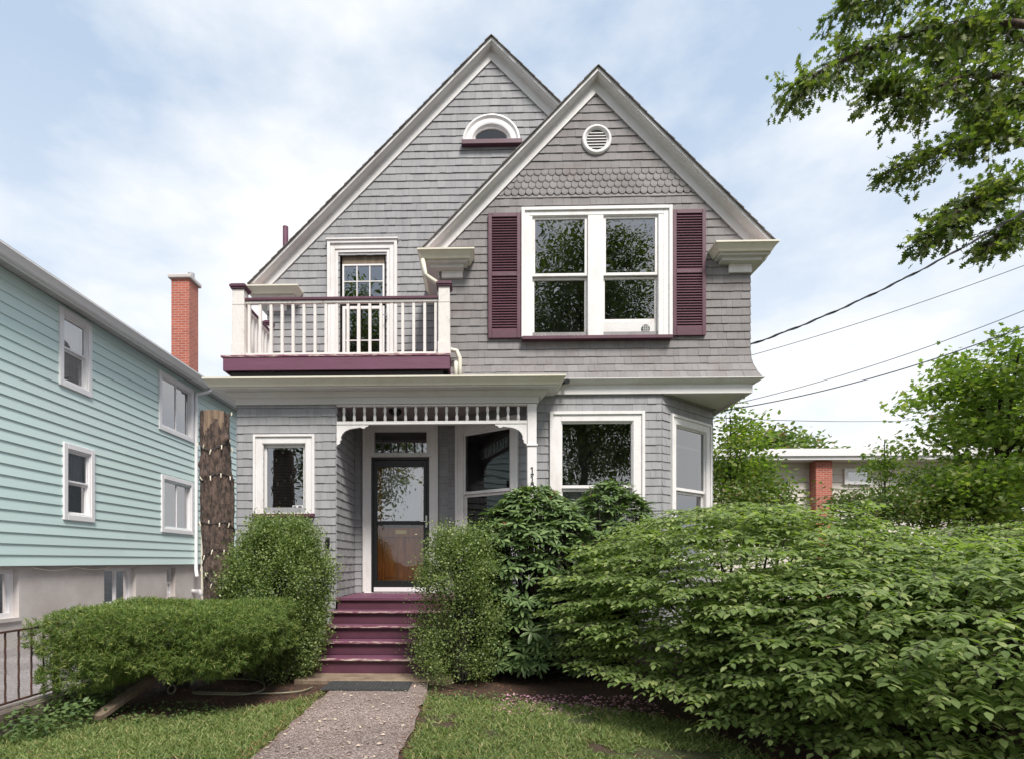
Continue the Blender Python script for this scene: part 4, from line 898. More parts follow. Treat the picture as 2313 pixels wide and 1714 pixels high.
for h in (w2a, w2b):
    q = MB(); q.ring(F2, h[0]-.06, h[1]+.06, h[2]-.06, h[3]+.06, .12, .03, .10); o = build(q, 'window', M['nwhite'], RB); q = MB(); q.ob(F2, h[0], h[1], h[2], h[3], .04, .05); build(q, 'glass', M['dark'], o)
    q = MB(); q.ob(F2, h[0], h[1], h[2], h[3], .06, .062); build(q, 'pane', M['glass'], o)
q = MB(); q.box(xa(1843, YN2-.4), xa(1880, YN2-.4), YN2-.4, YN2-.01+0, 0, zr2-.33); build(q, 'chimney', M['brick'], RB)

# ================================================================== small yard things
# curb and iron fence on the left boundary
q = MB(); pts = [(2.2, .17), (4.5, .16), (6, .14), (7.9, .12)]
for (y0, z0), (y1, z1) in zip(pts[:-1], pts[1:]): q.add([(-4.06, y0, -.1), (-3.84, y0, -.1), (-3.86, y0, z0), (-4.06, y0, z0), (-4.06, y1, -.1), (-3.84, y1, -.1), (-3.86, y1, z1), (-4.06, y1, z1)], [(0, 1, 2, 3), (4, 7, 6, 5), (1, 5, 6, 2), (2, 6, 7, 3), (3, 7, 4, 0)])
tag(build(q, 'retaining_curb', M['curb'], loc=(-3.95, 5, 0)), 'low stained concrete retaining curb under the iron railing beside the driveway', 'curb')
IF = thing('iron_railing', (-3.97, 4.6, .16), 'short rusty iron railing standing on the curb by the driveway', 'railing')
q = MB(); q.box(-3.985, -3.955, 2.6, 5.05, .80, .815); q.box(-3.98, -3.96, 2.6, 5.05, .20, .215); build(q, 'rail', M['iron'], IF)
q = MB(); q.box(-3.99, -3.95, 5.05, 5.09, .12, .86); build(q, 'railing_post', M['iron'], IF)
for i in range(18):
    y = 4.92-i*.135; q = MB(); n = 16
    q.tube([(-3.97+.0014*math.cos(k*1.9), y+.0014*math.sin(k*1.9), .215+(.8-.215)*k/n) for k in range(n+1)], .0085, 6); build(q, 'twisted_bar', M['iron'], IF)
# dead tree with string lights
ST = thing('dead_tree_trunk', (-3.05, 6.75, 0), 'topped dead tree trunk wrapped in string lights beside the porch', 'tree trunk')
q = MB(); nr, ns = 120, 45; vs = []; H0 = za(927, 6.75, 485)
tx = lambda t: xa(503, 6.75)*(1-t)+xa(484, 6.75)*t
from mathutils import noise as NZ
def trad(t, a):
    r = .185-.025*t+.05*max(0, (.12-t)/.12)
    z = t*H0; r += .020*NZ.noise((math.cos(a)*2.2, math.sin(a)*2.2, z*1.1))*1.6+.017*NZ.noise((math.cos(a)*9, math.sin(a)*9, z*2.5))+.013*NZ.noise((math.cos(a)*26, math.sin(a)*26, z*8))
    for (tz, aa, hh_) in ((.80, 3.4, .05), (.90, -.3, .05), (.76, 4.5, .035), (.46, -.1, .045), (.42, 4.8, .03)):
        da = (a-aa+math.pi) % (2*math.pi)-math.pi; r += hh_*math.exp(-(da/.35)**2-((t-tz)/.018)**2)
    return r
for k in range(nr+1):
    t = k/nr
    for j in range(ns*2):
        a = 2*math.pi*j/(ns*2); r = trad(t, a); vs.append((tx(t)+r*math.cos(a), 6.75+r*math.sin(a), t*H0-.03))
m2 = ns*2
q.add(vs, [(k*m2+j, k*m2+(j+1) % m2, (k+1)*m2+(j+1) % m2, (k+1)*m2+j) for k in range(nr) for j in range(m2)], 0)
q.m[-m2*5:] = [0]*(m2*5)
for k in range(nr-16, nr):       # bark fallen away near the top on the camera side
    for j in range(m2):
        a = 2*math.pi*j/m2; low = nr-7+7*NZ.noise((a*2.2, .3, 0))+3*NZ.noise((a*9, 1.3, 0))
        if 4.25 < a < 5.75 and k > low: q.m[k*m2+j] = 1
q.add([vs[nr*m2+j] for j in range(m2)], [tuple(range(m2))], 1)
build(q, 'trunk', [M['bark'], M['cutwood']], ST, smooth=True)
q = MB(); lts = []
for (t0, t1, turns, ph) in ((.95, .70, 2.2, .4), (.62, .36, 2.3, 1.2), (.42, .22, 1.6, 2.8)):
    pts = []; nn_ = 90
    for i in range(nn_):
        s = i/(nn_-1); a = ph+turns*2*math.pi*s; t = t0+(t1-t0)*s+.03*math.sin(a+ph*2)+.012*math.sin(a*2.3); r = trad(t, a % (2*math.pi))+.010
        p = Vector((tx(t)+r*math.cos(a), 6.75+r*math.sin(a), t*H0)); pts.append(p)
        if i % 4 == 1: lts.append((p, a))
    q.tube(pts, .006, 5)
lw = build(q, 'string_light_cable', M['cable'], ST)
for p, a in lts:
    q = MB(); o_ = Vector((math.cos(a)*.012, math.sin(a)*.012, 0)); d = Vector((random.uniform(-.025, .025), random.uniform(-.01, .01), -random.uniform(.045, .06)*random.choice((1, 1, 1, -.8)))); q.tube([p+o_, p+o_*1.6+d*.4, p+o_*1.8+d], [.007, .008, .006], 6); build(q, 'mini_bulb', M['strap'], lw)
# plank leaning into the hedge
q = MB(); A = Vector((-3.36, 4.75, .0)); B = Vector((-3.30, 6.15, .33)); d = (B-A).normalized(); s = d.cross(Vector((0, 0, 1))).normalized(); u = s.cross(d)
q.add([A+s*a+u*b for a, b in ((-.055, 0), (.055, 0), (.055, .05), (-.055, .05))]+[B+s*a+u*b for a, b in ((-.055, 0), (.055, 0), (.055, .05), (-.055, .05))], [(3, 2, 1, 0), (4, 5, 6, 7), (0, 1, 5, 4), (1, 2, 6, 5), (2, 3, 7, 6), (3, 0, 4, 7)])
tag(build(q, 'wooden_plank', M['plank'], loc=A, bevel=.005), 'weathered grey board propped up into the yew from the soil', 'plank')
q = MB(); A = Vector((-3.75, 6.2, .12)); B = Vector((-3.2, 5.75, .36)); d = (B-A).normalized(); s = d.cross(Vector((0, 0, 1))).normalized(); u = s.cross(d)
q.add([A+s*a+u*b for a, b in ((-.03, 0), (.03, 0), (.03, .04), (-.03, .04))]+[B+s*a+u*b for a, b in ((-.03, 0), (.03, 0), (.03, .04), (-.03, .04))], [(3, 2, 1, 0), (4, 5, 6, 7), (0, 1, 5, 4), (1, 2, 6, 5), (2, 3, 7, 6), (3, 0, 4, 7)])
tag(build(q, 'wooden_plank', M['plank'], loc=A), 'short dark stick crossing behind the long board under the yew', 'plank')
# hose
q = MB(); hp = []
for px, py in ((706, 1553), (680, 1562), (630, 1567), (570, 1568), (500, 1567), (440, 1566), (445, 1570), (500, 1571), (550, 1571), (590, 1562), (597, 1550), (585, 1540), (550, 1536), (500, 1535), (465, 1537)):
    Y = (EYE-.0)*FPX/(py-HY); hp.append((xa(px, Y), Y, .0))
def smooth(pts, n=5):
    P_ = [Vector(p) for p in pts]; out = []
    for i in range(len(P_)-1):
        a, b, c, d = P_[max(i-1, 0)], P_[i], P_[i+1], P_[min(i+2, len(P_)-1)]
        for k in range(n):
            t = k/n; out.append(.5*((2*b)+(c-a)*t+(2*a-5*b+4*c-d)*t*t+(3*b-a-3*c+d)*t**3))
    return out+[P_[-1]]
q.tube(smooth(hp), .009, 8); tag(build(q, 'garden_hose', M['hose'], smooth=True, loc=(-2.8, 6, 0)), 'thin olive hose looped on the bare soil under the hedge', 'hose')
q = MB(); c = (xa(399, 5.9), 5.9); 
for r in (.038, .046): q.tube([(c[0]+r*math.cos(a), c[1]-.10+.02*math.sin(a), .03+r*math.sin(a)) for a in np.linspace(0, 2*math.pi, 24)], .006, 6, cap=False)
tag(build(q, 'hose_coil', M['hose'], smooth=True, loc=(c[0], 5.9, 0)), 'small olive coil of tubing at the foot of the yew trunk', 'hose coil')

# ================================================================== VEGETATION
def jitter(v, s): return v+rng.normal(size=v.shape)*s
# ---- grass
def inpoly(x, y, poly):
    c = np.zeros(len(x), bool); n = len(poly)
    for i in range(n):
        x1, y1 = poly[i]; x2, y2 = poly[(i+1) % n]
        k = ((y1 > y) != (y2 > y)) & (x < (x2-x1)*(y-y1)/((y2-y1) or 1e-9)+x1); c ^= k
    return c
def vnoise(x, y, s, seed=0):
    return np.array([NZ.noise((a*s+seed, b*s, seed)) for a, b in zip(x, y)])
def lawn(name, x0, x1, y0, y1, n, bed, label=None):
    x = rng.uniform(x0, x1, n); y = y0+(y1-y0)*rng.random(n)**1.15
    thin = vnoise(x, y, 1.6, 3)*.9+vnoise(x, y, 5, 8)*.5
    k = ~inpoly(x+rng.normal(0, .07, n), y+rng.normal(0, .07, n), bed) & (thin > -.26-.25*rng.random(n)) & ~((x > -1.66+.03*rng.normal(size=n)) & (x < -.53))
    x, y = x[k], y[k]; m_ = len(x); d = rdir(m_, .0); d[:, 2] = rng.uniform(.25, 1.5, m_); up = rdir(m_); up[:, 2] += .3
    return leafset(name, *BLADE, np.c_[x, y, np.full(m_, GZ)], d, up, rng.uniform(.03, .075, m_), M['grass'])
g1 = lawn('lawn_grass', -3.84, -1.55, 2.9, 5.9, 60000, bedL); tag(g1, 'short rough grass left of the path', 'grass', kind='stuff')
g2 = lawn('lawn_grass', -.6, 2.4, 2.9, 6.0, 62000, bedR); tag(g2, 'short green grass right of the path', 'grass', kind='stuff')
# clover-like leaves in the lawn
n = 9000; x = rng.uniform(-3.8, 2.2, n); y = rng.uniform(3., 5.9, n); k = ~inpoly(x, y, bedR) & ~inpoly(x, y, bedL) & ~((x > -1.66) & (x < -.52)) & (vnoise(x, y, 2.2, 5) > -.1)
x, y = x[k], y[k]; m_ = len(x); up = rdir(m_)*.35; up[:, 2] = 1
tag(leafset('clover', *SMALL, np.c_[x, y, rng.uniform(-.01, .03, m_)], rdir(m_, .1), up, rng.uniform(.015, .03, m_), M['weed']), 'clover mixed into the lawn', 'ground cover', kind='stuff')
# weeds along the curb
def weeds(name, cx, cy, rx, ry, n, label, s=(.03, .07), h=.16):
    a = rng.uniform(0, 2*math.pi, n); r = np.sqrt(rng.random(n)); x = cx+rx*r*np.cos(a); y = cy+ry*r*np.sin(a); up = rdir(n)*.5; up[:, 2] = .8
    return tag(leafset(name, *LEAF, np.c_[x, y, GZ+rng.random(n)**1.5*h], rdir(n, .3), up, rng.uniform(*s, n), M['weed']), label, 'ground cover', kind='stuff')
weeds('weeds', -3.62, 4.75, .28, .65, 1300, 'broad-leaved weeds along the curb below the yew', h=.22)
weeds('weeds', -2.9, 5.0, .55, .35, 500, 'low weeds around the end of the leaning board', s=(.02, .05), h=.08)
weeds('weeds', -.1, 5.7, .5, .14, 240, 'sparse seedlings at the foot of the box shrub', s=(.02, .045), h=.07)
# dry litter, petals
def litter(name, x0, x1, y0, y1, n, m, label, s, z=.004, poly=None):
    x = rng.uniform(x0, x1, n); y = rng.uniform(y0, y1, n)
    if poly is not None: k = inpoly(x, y, poly); x, y = x[k], y[k]
    n = len(x); up = rdir(n)*.35; up[:, 2] = 1
    return tag(leafset(name, *SMALL, np.c_[x, y, np.full(n, z)+rng.random(n)*.01], rdir(n, .15), up, rng.uniform(*s, n), m), label, 'leaf litter', kind='stuff')
litter('fallen_leaves', -1.6, -.58, 3., 6.4, 420, M['litter'], 'dry leaves scattered over the path', (.012, .045))
litter('fallen_leaves', -3.8, -1.66, 4.5, 7.5, 2600, M['leaf_rust'], 'rusty needles and leaves on the soil bed left of the path', (.01, .03), GZ+.008, bedL)
litter('fallen_leaves', -.5, 3., 2.6, 7, 2600, M['leaf_rust'], 'brown leaf litter under the shrubs right of the path', (.01, .035), GZ+.008, bedR)
litter('path_edge_litter', -.62, -.48, 3., 5.9, 500, M['leaf_rust'], 'rusty bits along the right path edge', (.008, .02), .0); litter('path_edge_litter', -1.75, -1.55, 3., 5.9, 700, M['leaf_rust'], 'rusty bits along the left path edge', (.008, .02), .0)
litter('fallen_petals', .15, 1.75, 5.1, 5.85, 700, M['petal'], 'pink fallen petals along the shrub bed', (.02, .045), GZ+.012)

# ---- yew hedge on a bare trunk
YW = thing('yew_hedge', (-3.35, 6.1, 0), 'clipped green yew hedge on a bare trunk, left of the steps', 'hedge')
def yew_surf(n, p=8.):
    v = rng.normal(size=(n, 3)); v /= (np.abs(v)**p).sum(1, keepdims=True)**(1/p); return v*(1-.42*rng.random((n, 1))**2.0)
v = yew_surf(25000); cx, cy, hx, hy = -3.02, 5.55, .97, .82
x = cx+v[:, 0]*hx; y = cy+v[:, 1]*hy
lift = .26+.15*np.clip((x+3.7)/.9, 0, 1)-.06*np.clip((-3.8-x)/.5, 0, 1)+.06*np.sin(x*6+1); top = .93+.02*np.sin(x*5)+.015*np.sin(y*7)-.04*np.clip((-4.1-x)/.3, 0, 1)
z = (lift+top)/2+v[:, 2]*(top-lift)/2
nz = np.array([NZ.noise((a*5, b*5, c*7)) for a, b, c in zip(x, y, z)]); nf = np.array([NZ.noise((a*13, b*13, c*16)) for a, b, c in zip(x, y, z)])
k = (nz > -.42) & (nf > -.40-.5*(v[:, 2] > .7)); x, y, z, v, nz = x[k], y[k], z[k], v[k], nz[k]
x += .10*v[:, 0]*nz; y += .12*v[:, 1]*nz; z += .05*v[:, 2]*nz
nrm = np.sign(v)*np.abs(v)**3; nrm /= np.linalg.norm(nrm, axis=1, keepdims=True)+1e-6
T_ = 13; x, y, z, nrm = [np.repeat(q_, T_, axis=0) for q_ in (x, y, z, nrm)]; m_ = len(x)
ax = np.repeat(rdir(m_//T_)*.45, T_, axis=0)+nrm*.8; ax[:, 2] += .25; ax /= np.linalg.norm(ax, axis=1, keepdims=True)
al = rng.random(m_)[:, None]*.055
leafset('foliage', *BLADE, np.c_[x, y, z]+ax*al, ax*.75+rdir(m_)*.85, rdir(m_)*.6+np.array([0, -.3, .6]), rng.uniform(.026, .044, m_), M['leaf_yew'], YW)
q = MB()
q.tube(smooth([(-3.38, 6.1, -.05), (-3.36, 6.08, .12), (-3.33, 6.05, .3), (-3.3, 6., .6)], 4), [.12]*4+[.10]*4+[.08]*4+[.05], 10)
for e in ((-4.0, 5.6, .5), (-3.8, 5.3, .45), (-3.1, 5.3, .55), (-2.6, 5.6, .6), (-2.3, 6., .6), (-2.9, 6.3, .55), (-3.9, 6.2, .5), (-3.5, 5.1, .5), (-2.4, 5.3, .6)):
    s0 = Vector((-3.36, 6.08, random.uniform(.08, .22))); e = Vector(e); mid = (s0+e)/2+Vector((random.uniform(-.05, .05), 0, -.05)); q.tube(smooth([s0, mid, e, e+Vector((0, 0, .2))], 5), list(np.linspace(.05, .012, 16)), 7)
build(q, 'trunk', M['barkd'], YW, smooth=True)

# ---- box shrubs
def box_shrub(name, label, base, rx, ry, h, n, stems=14, loose=.34, lean=(0, 0), tw=170, hole=-.25, prof=None):
    T = thing(name, (base[0], base[1], 0), label, 'shrub'); B = Vector((base[0], base[1], 0)); q = MB(); tips = []
    prof = prof or (lambda t: .55+.5*math.sin(min(1, t*1.15+.12)*math.pi*.85))
    pos = []; dirs = []
    for i in range(tw):        # shoots: each carries leaves towards its tip
        a = random.uniform(0, 2*math.pi); t = random.random()**.85; r = prof(t)*(random.uniform(.72, 1.0) if random.random() < .8 else random.uniform(.2, .8))*(1+loose*.75*NZ.noise((math.cos(a)*1.6+base[0], math.sin(a)*1.6, t*4)))*(1+(.12 if random.random() < .12 else 0))
        p = np.array((B.x+lean[0]*t+rx*r*math.cos(a), B.y+lean[1]*t+ry*r*math.sin(a), .05+h*t*.96))
        out = np.array((math.cos(a)*.8, math.sin(a)*.8, .9)); out /= np.linalg.norm(out)
        m_ = int(n/tw); s = rng.uniform(-.10, .13, m_); c = rng.normal(size=(m_, 3))*.042*(1+loose)
        pp = p+out*s[:, None]+c; pos.append(pp); dirs.append(out*.6+rdir(m_)*.8)
    pos = np.concatenate(pos); dirs = np.concatenate(dirs)
    leafset('foliage', *SMALL, pos, dirs, rdir(len(pos))*.6+np.array([0, -.2, .7]), rng.uniform(.022, .036, len(pos)), M['leaf_box'], T)
    for i in range(stems):
        a = random.uniform(0, 2*math.pi); t = random.uniform(.6, .95); r = prof(t)*random.uniform(.2, .75); e = Vector((B.x+lean[0]*t+rx*r*math.cos(a), B.y+lean[1]*t+ry*r*math.sin(a), h*t)); s0 = B+Vector((random.uniform(-.1, .1), random.uniform(-.08, .08), -.03))
        mid = s0.lerp(e, .5)+Vector((random.uniform(-.06, .06)-.08*math.cos(a), 0, .08)); q.tube(smooth([s0, mid, e], 5), list(np.linspace(.018, .005, 11)), 6)
    build(q, 'stems', M['barkd'], T, smooth=True); return T
box_shrub('box_shrub', 'rounded dense box shrub left of the plum steps', (-2.42, 6.62), .56, .52, 1.88, 80000, tw=760, prof=lambda t: (.74+.30*math.sin(min(1, t/.5)*math.pi/2)) if t < .5 else 1.04*math.sqrt(max(0, 1-((t-.5)/.53)**2)))
box_shrub('box_shrub', 'loose upright box shrub right of the plum steps', (-.22, 6.45), .48, .42, 1.74, 30000, stems=34, loose=.6, tw=330, prof=lambda t: 1.0-.35*abs(t-.25) if t < .8 else .8*math.sqrt(max(0.02, 1-((t-.8)/.24)**2)))

# ---- rhododendron
def rhodo(label, base, rx, ry, h, n, zmin=.15):
    T = thing('rhododendron', (base[0], base[1], 0), label, 'shrub'); pos = []; dr = []; up = []; sc = []; bp = []; q = MB()
    for i in range(n):
        a = random.uniform(0, 2*math.pi); z = zmin+(h-zmin)*random.random()**.9; t = z/h
        r = (random.uniform(.8, 1.02) if random.random() < .8 else random.uniform(.3, .8))*math.sqrt(max(.02, 1-max(0, (t-.35)/.66)**2.2))
        c = np.array((base[0]+rx*r*math.cos(a), base[1]+ry*r*math.sin(a), z)); ax = np.array((math.cos(a)*.7*(1-t*.6), math.sin(a)*.7*(1-t*.6), .8))+rng.normal(size=3)*.2; ax /= np.linalg.norm(ax)
        e1 = np.cross(ax, [.3, .1, 1.]); e1 /= np.linalg.norm(e1); e2 = np.cross(ax, e1); k = random.randint(8, 13); ph = random.random()*6; size = random.uniform(.10, .16)
        for j in range(k):
            w = ph+2*math.pi*j/k+random.uniform(-.15, .15); o = e1*math.cos(w)+e2*math.sin(w); el = random.uniform(-.15, .45)
            pos.append(c+o*.008+ax*random.uniform(-.02, .01)); dr.append(o+ax*el); up.append(ax-o*el); sc.append(size*random.uniform(.8, 1.15))
        if random.random() < .05: bp.append((c+ax*.01, ax))
        if random.random() < .35:
            s0 = Vector((base[0]+random.uniform(-.2, .2), base[1]+random.uniform(-.1, .1), 0)); q.tube(smooth([s0, s0.lerp(Vector(c), .55)+Vector((0, 0, -.1)), Vector(c)], 4), list(np.linspace(.014, .004, 9)), 5)
    leafset('foliage', *RHODO, pos, dr, up, sc, M['leaf_rhodo'], T, smooth=False)
    for c, ax in bp: leafset('flower_stub', *BLADE, np.tile(c, (9, 1)), ax*.7+rng.normal(size=(9, 3))*.5, rdir(9), rng.uniform(.03, .07, 9), M['leaf_rust'], T)
    build(q, 'stems', M['barkd'], T, smooth=True)
rhodo('tall rhododendron with long whorled leaves hiding the porch post', (.70, 6.9), .86, .62, 2.30, 820)
rhodo('rhododendron rising below the bay window behind the layered shrub', (1.75, 7.25), .75, .45, 2.42, 330, .8)

# ---- layered shrubs
def layered(name, label, base, rx, ry, h, nplate, fill, zlow, prof, seed, ls=(.052, .078)):
    """plates of flat leafy sprays stacked in tiers over an inner fill"""
    rs = random.Random(seed); T = thing(name, (base[0], base[1], 0), label, 'shrub'); pos = []; dr = []; up = []; sc = []; q = MB()
    def spray(c, da, Ls, pairs, k=1., dz=0., inner=False):
        d = np.array((math.cos(da), math.sin(da), dz)); d /= np.linalg.norm(d); side = np.cross([0, 0, 1], d); side /= np.linalg.norm(side); pt = []
        for j in range(pairs+1):
            s = j/pairs; pj = c+d*Ls*s+rng.normal(size=3)*.006+np.array((0, 0, -.05*Ls/.35*s*s)); pt.append(tuple(pj)); size = rs.uniform(*ls)*k*(1-.12*s)
            if j == pairs: pos.append(pj); dr.append(d+np.array((0, 0, -.5*rs.random()))); up.append(np.array((0, 0, 1.))+d*.5); sc.append(size)
            else:
                for sg in (-1, 1):
                    o = side*sg*.85+d*.6+np.array((0, 0, -.12-.5*rs.random()**2.2)); pos.append(pj); dr.append(o); up.append(np.array((0, 0, 1.))+side*sg*.10+rng.normal(size=3)*.17); sc.append(size)
        if not inner and rs.random() < .5: q.tube(pt, .0026, 4, cap=False)
    placed = []; tries = 0
    while len(placed) < nplate and tries < nplate*60:
        tries += 1; a = rs.uniform(0, 2*math.pi); t = rs.uniform(.03, .99); R_ = prof(t)
        if rs.random() > R_: continue
        top = t > .86; rr = R_*(math.sqrt(rs.random()) if top else rs.uniform(.84, 1.0)*(1+.15*NZ.noise((math.cos(a)*1.9+seed, math.sin(a)*1.9, t*5))))
        z = h*t*(1+.10*NZ.noise((math.cos(a)*2+seed, math.sin(a)*2, rr*2)))-.06*rr
        if z < zlow(a): continue
        c = np.array((base[0]+rx*rr*math.cos(a), base[1]+ry*rr*math.sin(a), z))
        if any(abs(c[2]-p[2]) < .115 and (c[0]-p[0])**2+(c[1]-p[1])**2 < .30**2 for p in placed): continue
        placed.append(c); ca, sa = math.cos(a), math.sin(a); W = rs.uniform(.22, .46); n_ = int(W*46); tilt = rs.uniform(-.10, .06)
        for i in range(n_):
            lat = rs.uniform(-W, W); back = rs.uniform(0, .38)+.35*(lat/W)**2*W; da = a+lat/W*.55+rs.uniform(-.2, .2)
            cc = c+np.array((-sa*lat-ca*back, ca*lat-sa*back, -tilt*back+rs.uniform(-.018, .018)+.05*back-.10*(lat/W)**2*W))
            spray(cc, da, rs.uniform(.13, .24), rs.randint(3, 4), 1., tilt+rs.uniform(-.05, .05) if not top else rs.uniform(-.1, .2))
    for i in range(fill):
        a = rs.uniform(0, 2*math.pi); t = rs.uniform(.05, .93); rr = prof(t)*rs.uniform(.35, .86); z = h*t-.05
        if z < zlow(a)-.05: continue
        spray(np.array((base[0]+rx*rr*math.cos(a), base[1]+ry*rr*math.sin(a), z)), a+rs.uniform(-1, 1), .25, 4, .9, rs.uniform(-.3, .1), True)
    for i in range(26):
        a = rs.uniform(0, 2*math.pi); t = rs.uniform(.4, .95); r = prof(t)*rs.uniform(.4, .9); e = Vector((base[0]+rx*r*math.cos(a), base[1]+ry*r*math.sin(a), h*t)); s0 = Vector((base[0]+rs.uniform(-.2, .2), base[1]+rs.uniform(-.2, .2), -.03))
        q.tube(smooth([s0, s0.lerp(e, .5)+Vector((0, 0, .15)), e], 6), list(np.linspace(.022, .005, 13)), 6)
    for i in range(12):     # a few shoots standing above the top
        a = rs.uniform(0, 2*math.pi); r = rs.uniform(.1, .7); c = np.array((base[0]+rx*r*math.cos(a), base[1]+ry*r*math.sin(a), h*.93)); H_ = rs.uniform(.06, .16); q.tube([tuple(c), tuple(c+np.array((.02, 0, H_)))], .004, 5)
        for j in range(4): spray(c+np.array((0, 0, H_*(j+1)/4)), rs.uniform(0, 6.28), .16, 3, .8, .3)
    leafset('foliage', *LEAF, pos, dr, up, sc, M['leaf_spray'], T); build(q, 'stems', M['barkd'], T, smooth=True); return T
prA = lambda t: 1.0 if .25 < t < .6 else (.86+.14*t/.25 if t <= .25 else max(.12, math.sqrt(max(0, 1-((t-.6)/.46)**2))))
layered('layered_shrub', 'broad shrub of tiered leafy sprays below the bay window', (2.75, 5.75), 2.0, 1.85, 1.93, 320, 1900, lambda a: .22+.22*max(0, -math.cos(a-.2)), prA, 11, (.046, .084))
layered('layered_shrub', 'nearest spreading shrub of tiered sprays in the lower right corner', (3.8, 4.45), 2.2, 1.85, 1.52, 330, 1700, lambda a: .03+.16*max(0, -math.cos(a)), prA, 23, (.046, .088))
layered('layered_shrub', 'tiered shrub at the right edge behind the nearest one', (6.3, 6.3), 1.8, 1.7, 1.80, 240, 500, lambda a: .2, prA, 37)

# ---- trees
def tree(name, label, base, h, crown_c, crown_r, nclump, per, lm, leaf, ls, trunk_r=.15, group=None, sig=.35, flat=.6, limbs=14, cat='tree', low=None):
    T = thing(name, (base[0], base[1], 0), label, cat, group); q = MB(); B = Vector((base[0], base[1], -.05)); C = Vector(crown_c); r_ = Vector(crown_r)
    q.tube(smooth([B, B.lerp(C, .5)+Vector((random.uniform(-.1, .1)*h*.1, 0, 0)), C, C+Vector((0, 0, r_.z*.7))], 5), list(np.linspace(trunk_r, trunk_r*.2, 16)), 9)
    cl = rng.normal(size=(nclump, 3)); cl /= np.linalg.norm(cl, axis=1, keepdims=True); cl *= (rng.random((nclump, 1))**(1/2.4)); 
    bump = np.array([1+.28*NZ.noise((a*1.7+base[0], b*1.7, c*1.7)) for a, b, c in cl])[:, None]; cl = cl*bump*np.array(crown_r)+np.array(crown_c)
    pos = []; dr = []
    for c in cl:
        m_ = int(per*random.uniform(.6, 1.4)); p = rng.normal(size=(m_, 3))*np.array((sig, sig, sig*flat))*random.uniform(.7, 1.2); pos.append(c+p); o = (c-np.array(crown_c)); o /= np.linalg.norm(o)+1e-6; dd = rdir(m_, .5)+o*.5; dd[:, 2] -= .25; dr.append(dd)
    for c in cl[:limbs]:
        s0 = B.lerp(C, random.uniform(.55, 1.)); e = Vector(c); q.tube(smooth([s0, s0.lerp(e, .5)+Vector((0, 0, .1*(e-s0).length)), e], 5), list(np.linspace(trunk_r*.4, trunk_r*.06, 11)), 6)
    pos = np.concatenate(pos); dr = np.concatenate(dr); up = rdir(len(pos))*.6; up[:, 2] += .8
    leafset('crown', *leaf, pos, dr, up, rng.uniform(*ls, len(pos)), lm, T); build(q, 'trunk', M['barkd'], T, smooth=True); return T
# right-hand background, each where it stands
def at(px, py, Y): x, z = P(px, py, Y); return (x, Y, z)
c = at(2262, 950, 13.5); tree('maple_tree', 'bright green maple rising at the right edge beyond the shrubs', (c[0]+.3, 13.5), 6, c, (1.85, 1.8, 1.85), 105, 95, M['leaf_maple'], MAPLE, (.09, .15), .14, sig=.28)
c = at(2225, 1120, 12.0); tree('maple_sapling', 'low leafy maple sapling under the bright maple', (c[0], 12.), 3, c, (1.2, 1.0, .95), 46, 80, M['leaf_maple'], MAPLE, (.08, .13), .05, sig=.25)
c = at(2090, 1115, 13.0); tree('leafy_bush', 'reddish-green bush in front of the beige house', (c[0], 13.), 2.8, c, (.85, .8, .75), 60, 90, M['leaf_mid'], SMALL, (.06, .10), .05, sig=.22)
c = at(1998, 1045, 12.5); tree('slender_sapling', 'slender sapling with tiered leaves before the small window', (c[0], 12.5), 3.6, c, (.28, .3, .75), 20, 36, M['leaf_maple'], LEAF, (.07, .11), .03, sig=.2, flat=.25, limbs=8)
c = at(1985, 1140, 12.); tree('leafy_bush', 'green bush between the sapling and the layered shrub', (c[0], 12.), 2.2, c, (1.0, .8, .35), 50, 80, M['leaf_mid'], LEAF, (.06, .10), .04, sig=.22)
c = at(1650, 1030, 11.0); tree('ash_sapling', 'tall airy sapling against the right corner of the grey house', (c[0], 11.), 4.3, c, (.50, .55, 1.15), 50, 45, M['leaf_maple'], LEAF, (.08, .12), .035, sig=.22, flat=.4, limbs=16)
c = at(1712, 1085, 12.); tree('ash_sapling', 'lower airy sapling before the bungalow eave', (c[0], 12.), 3.6, c, (.40, .5, .75), 34, 45, M['leaf_maple'], LEAF, (.08, .12), .03, sig=.25, flat=.4, limbs=12)
c = at(1680, 1140, 10.5); tree('leafy_bush', 'green bush at the back right corner of the grey house', (c[0], 10.5), 2., c, (.95, .7, .5), 46, 70, M['leaf_mid'], LEAF, (.06, .10), .04, sig=.2)
c = at(1740, 1000, 33.); tree('distant_tree', 'far rounded tree showing over the left end of the bungalow roof', (c[0], 33.), 8, (c[0], 33, 6.8), (3.4, 3, 2.6), 90, 70, M['leaf_mid'], LEAF, (.25, .4), .3, group='trees beyond the bungalow', sig=.5)
c = at(1850, 1020, 38.); tree('distant_tree', 'far low tree just topping the middle of the bungalow roof', (c[0], 38.), 8, (c[0], 38, 6.2), (4.5, 3, 2.8), 90, 70, M['leaf_mid'], LEAF, (.25, .4), .3, group='trees beyond the bungalow', sig=.5)
c = at(2300, 980, 20.); tree('distant_tree', 'dark tree behind the bright maple at the right edge', (c[0]+1, 20.), 8, (c[0]+1, 20, 5.), (3.2, 2.5, 3.4), 110, 90, M['leaf_mid'], LEAF, (.18, .3), .3, group='trees beyond the bungalow', sig=.45)

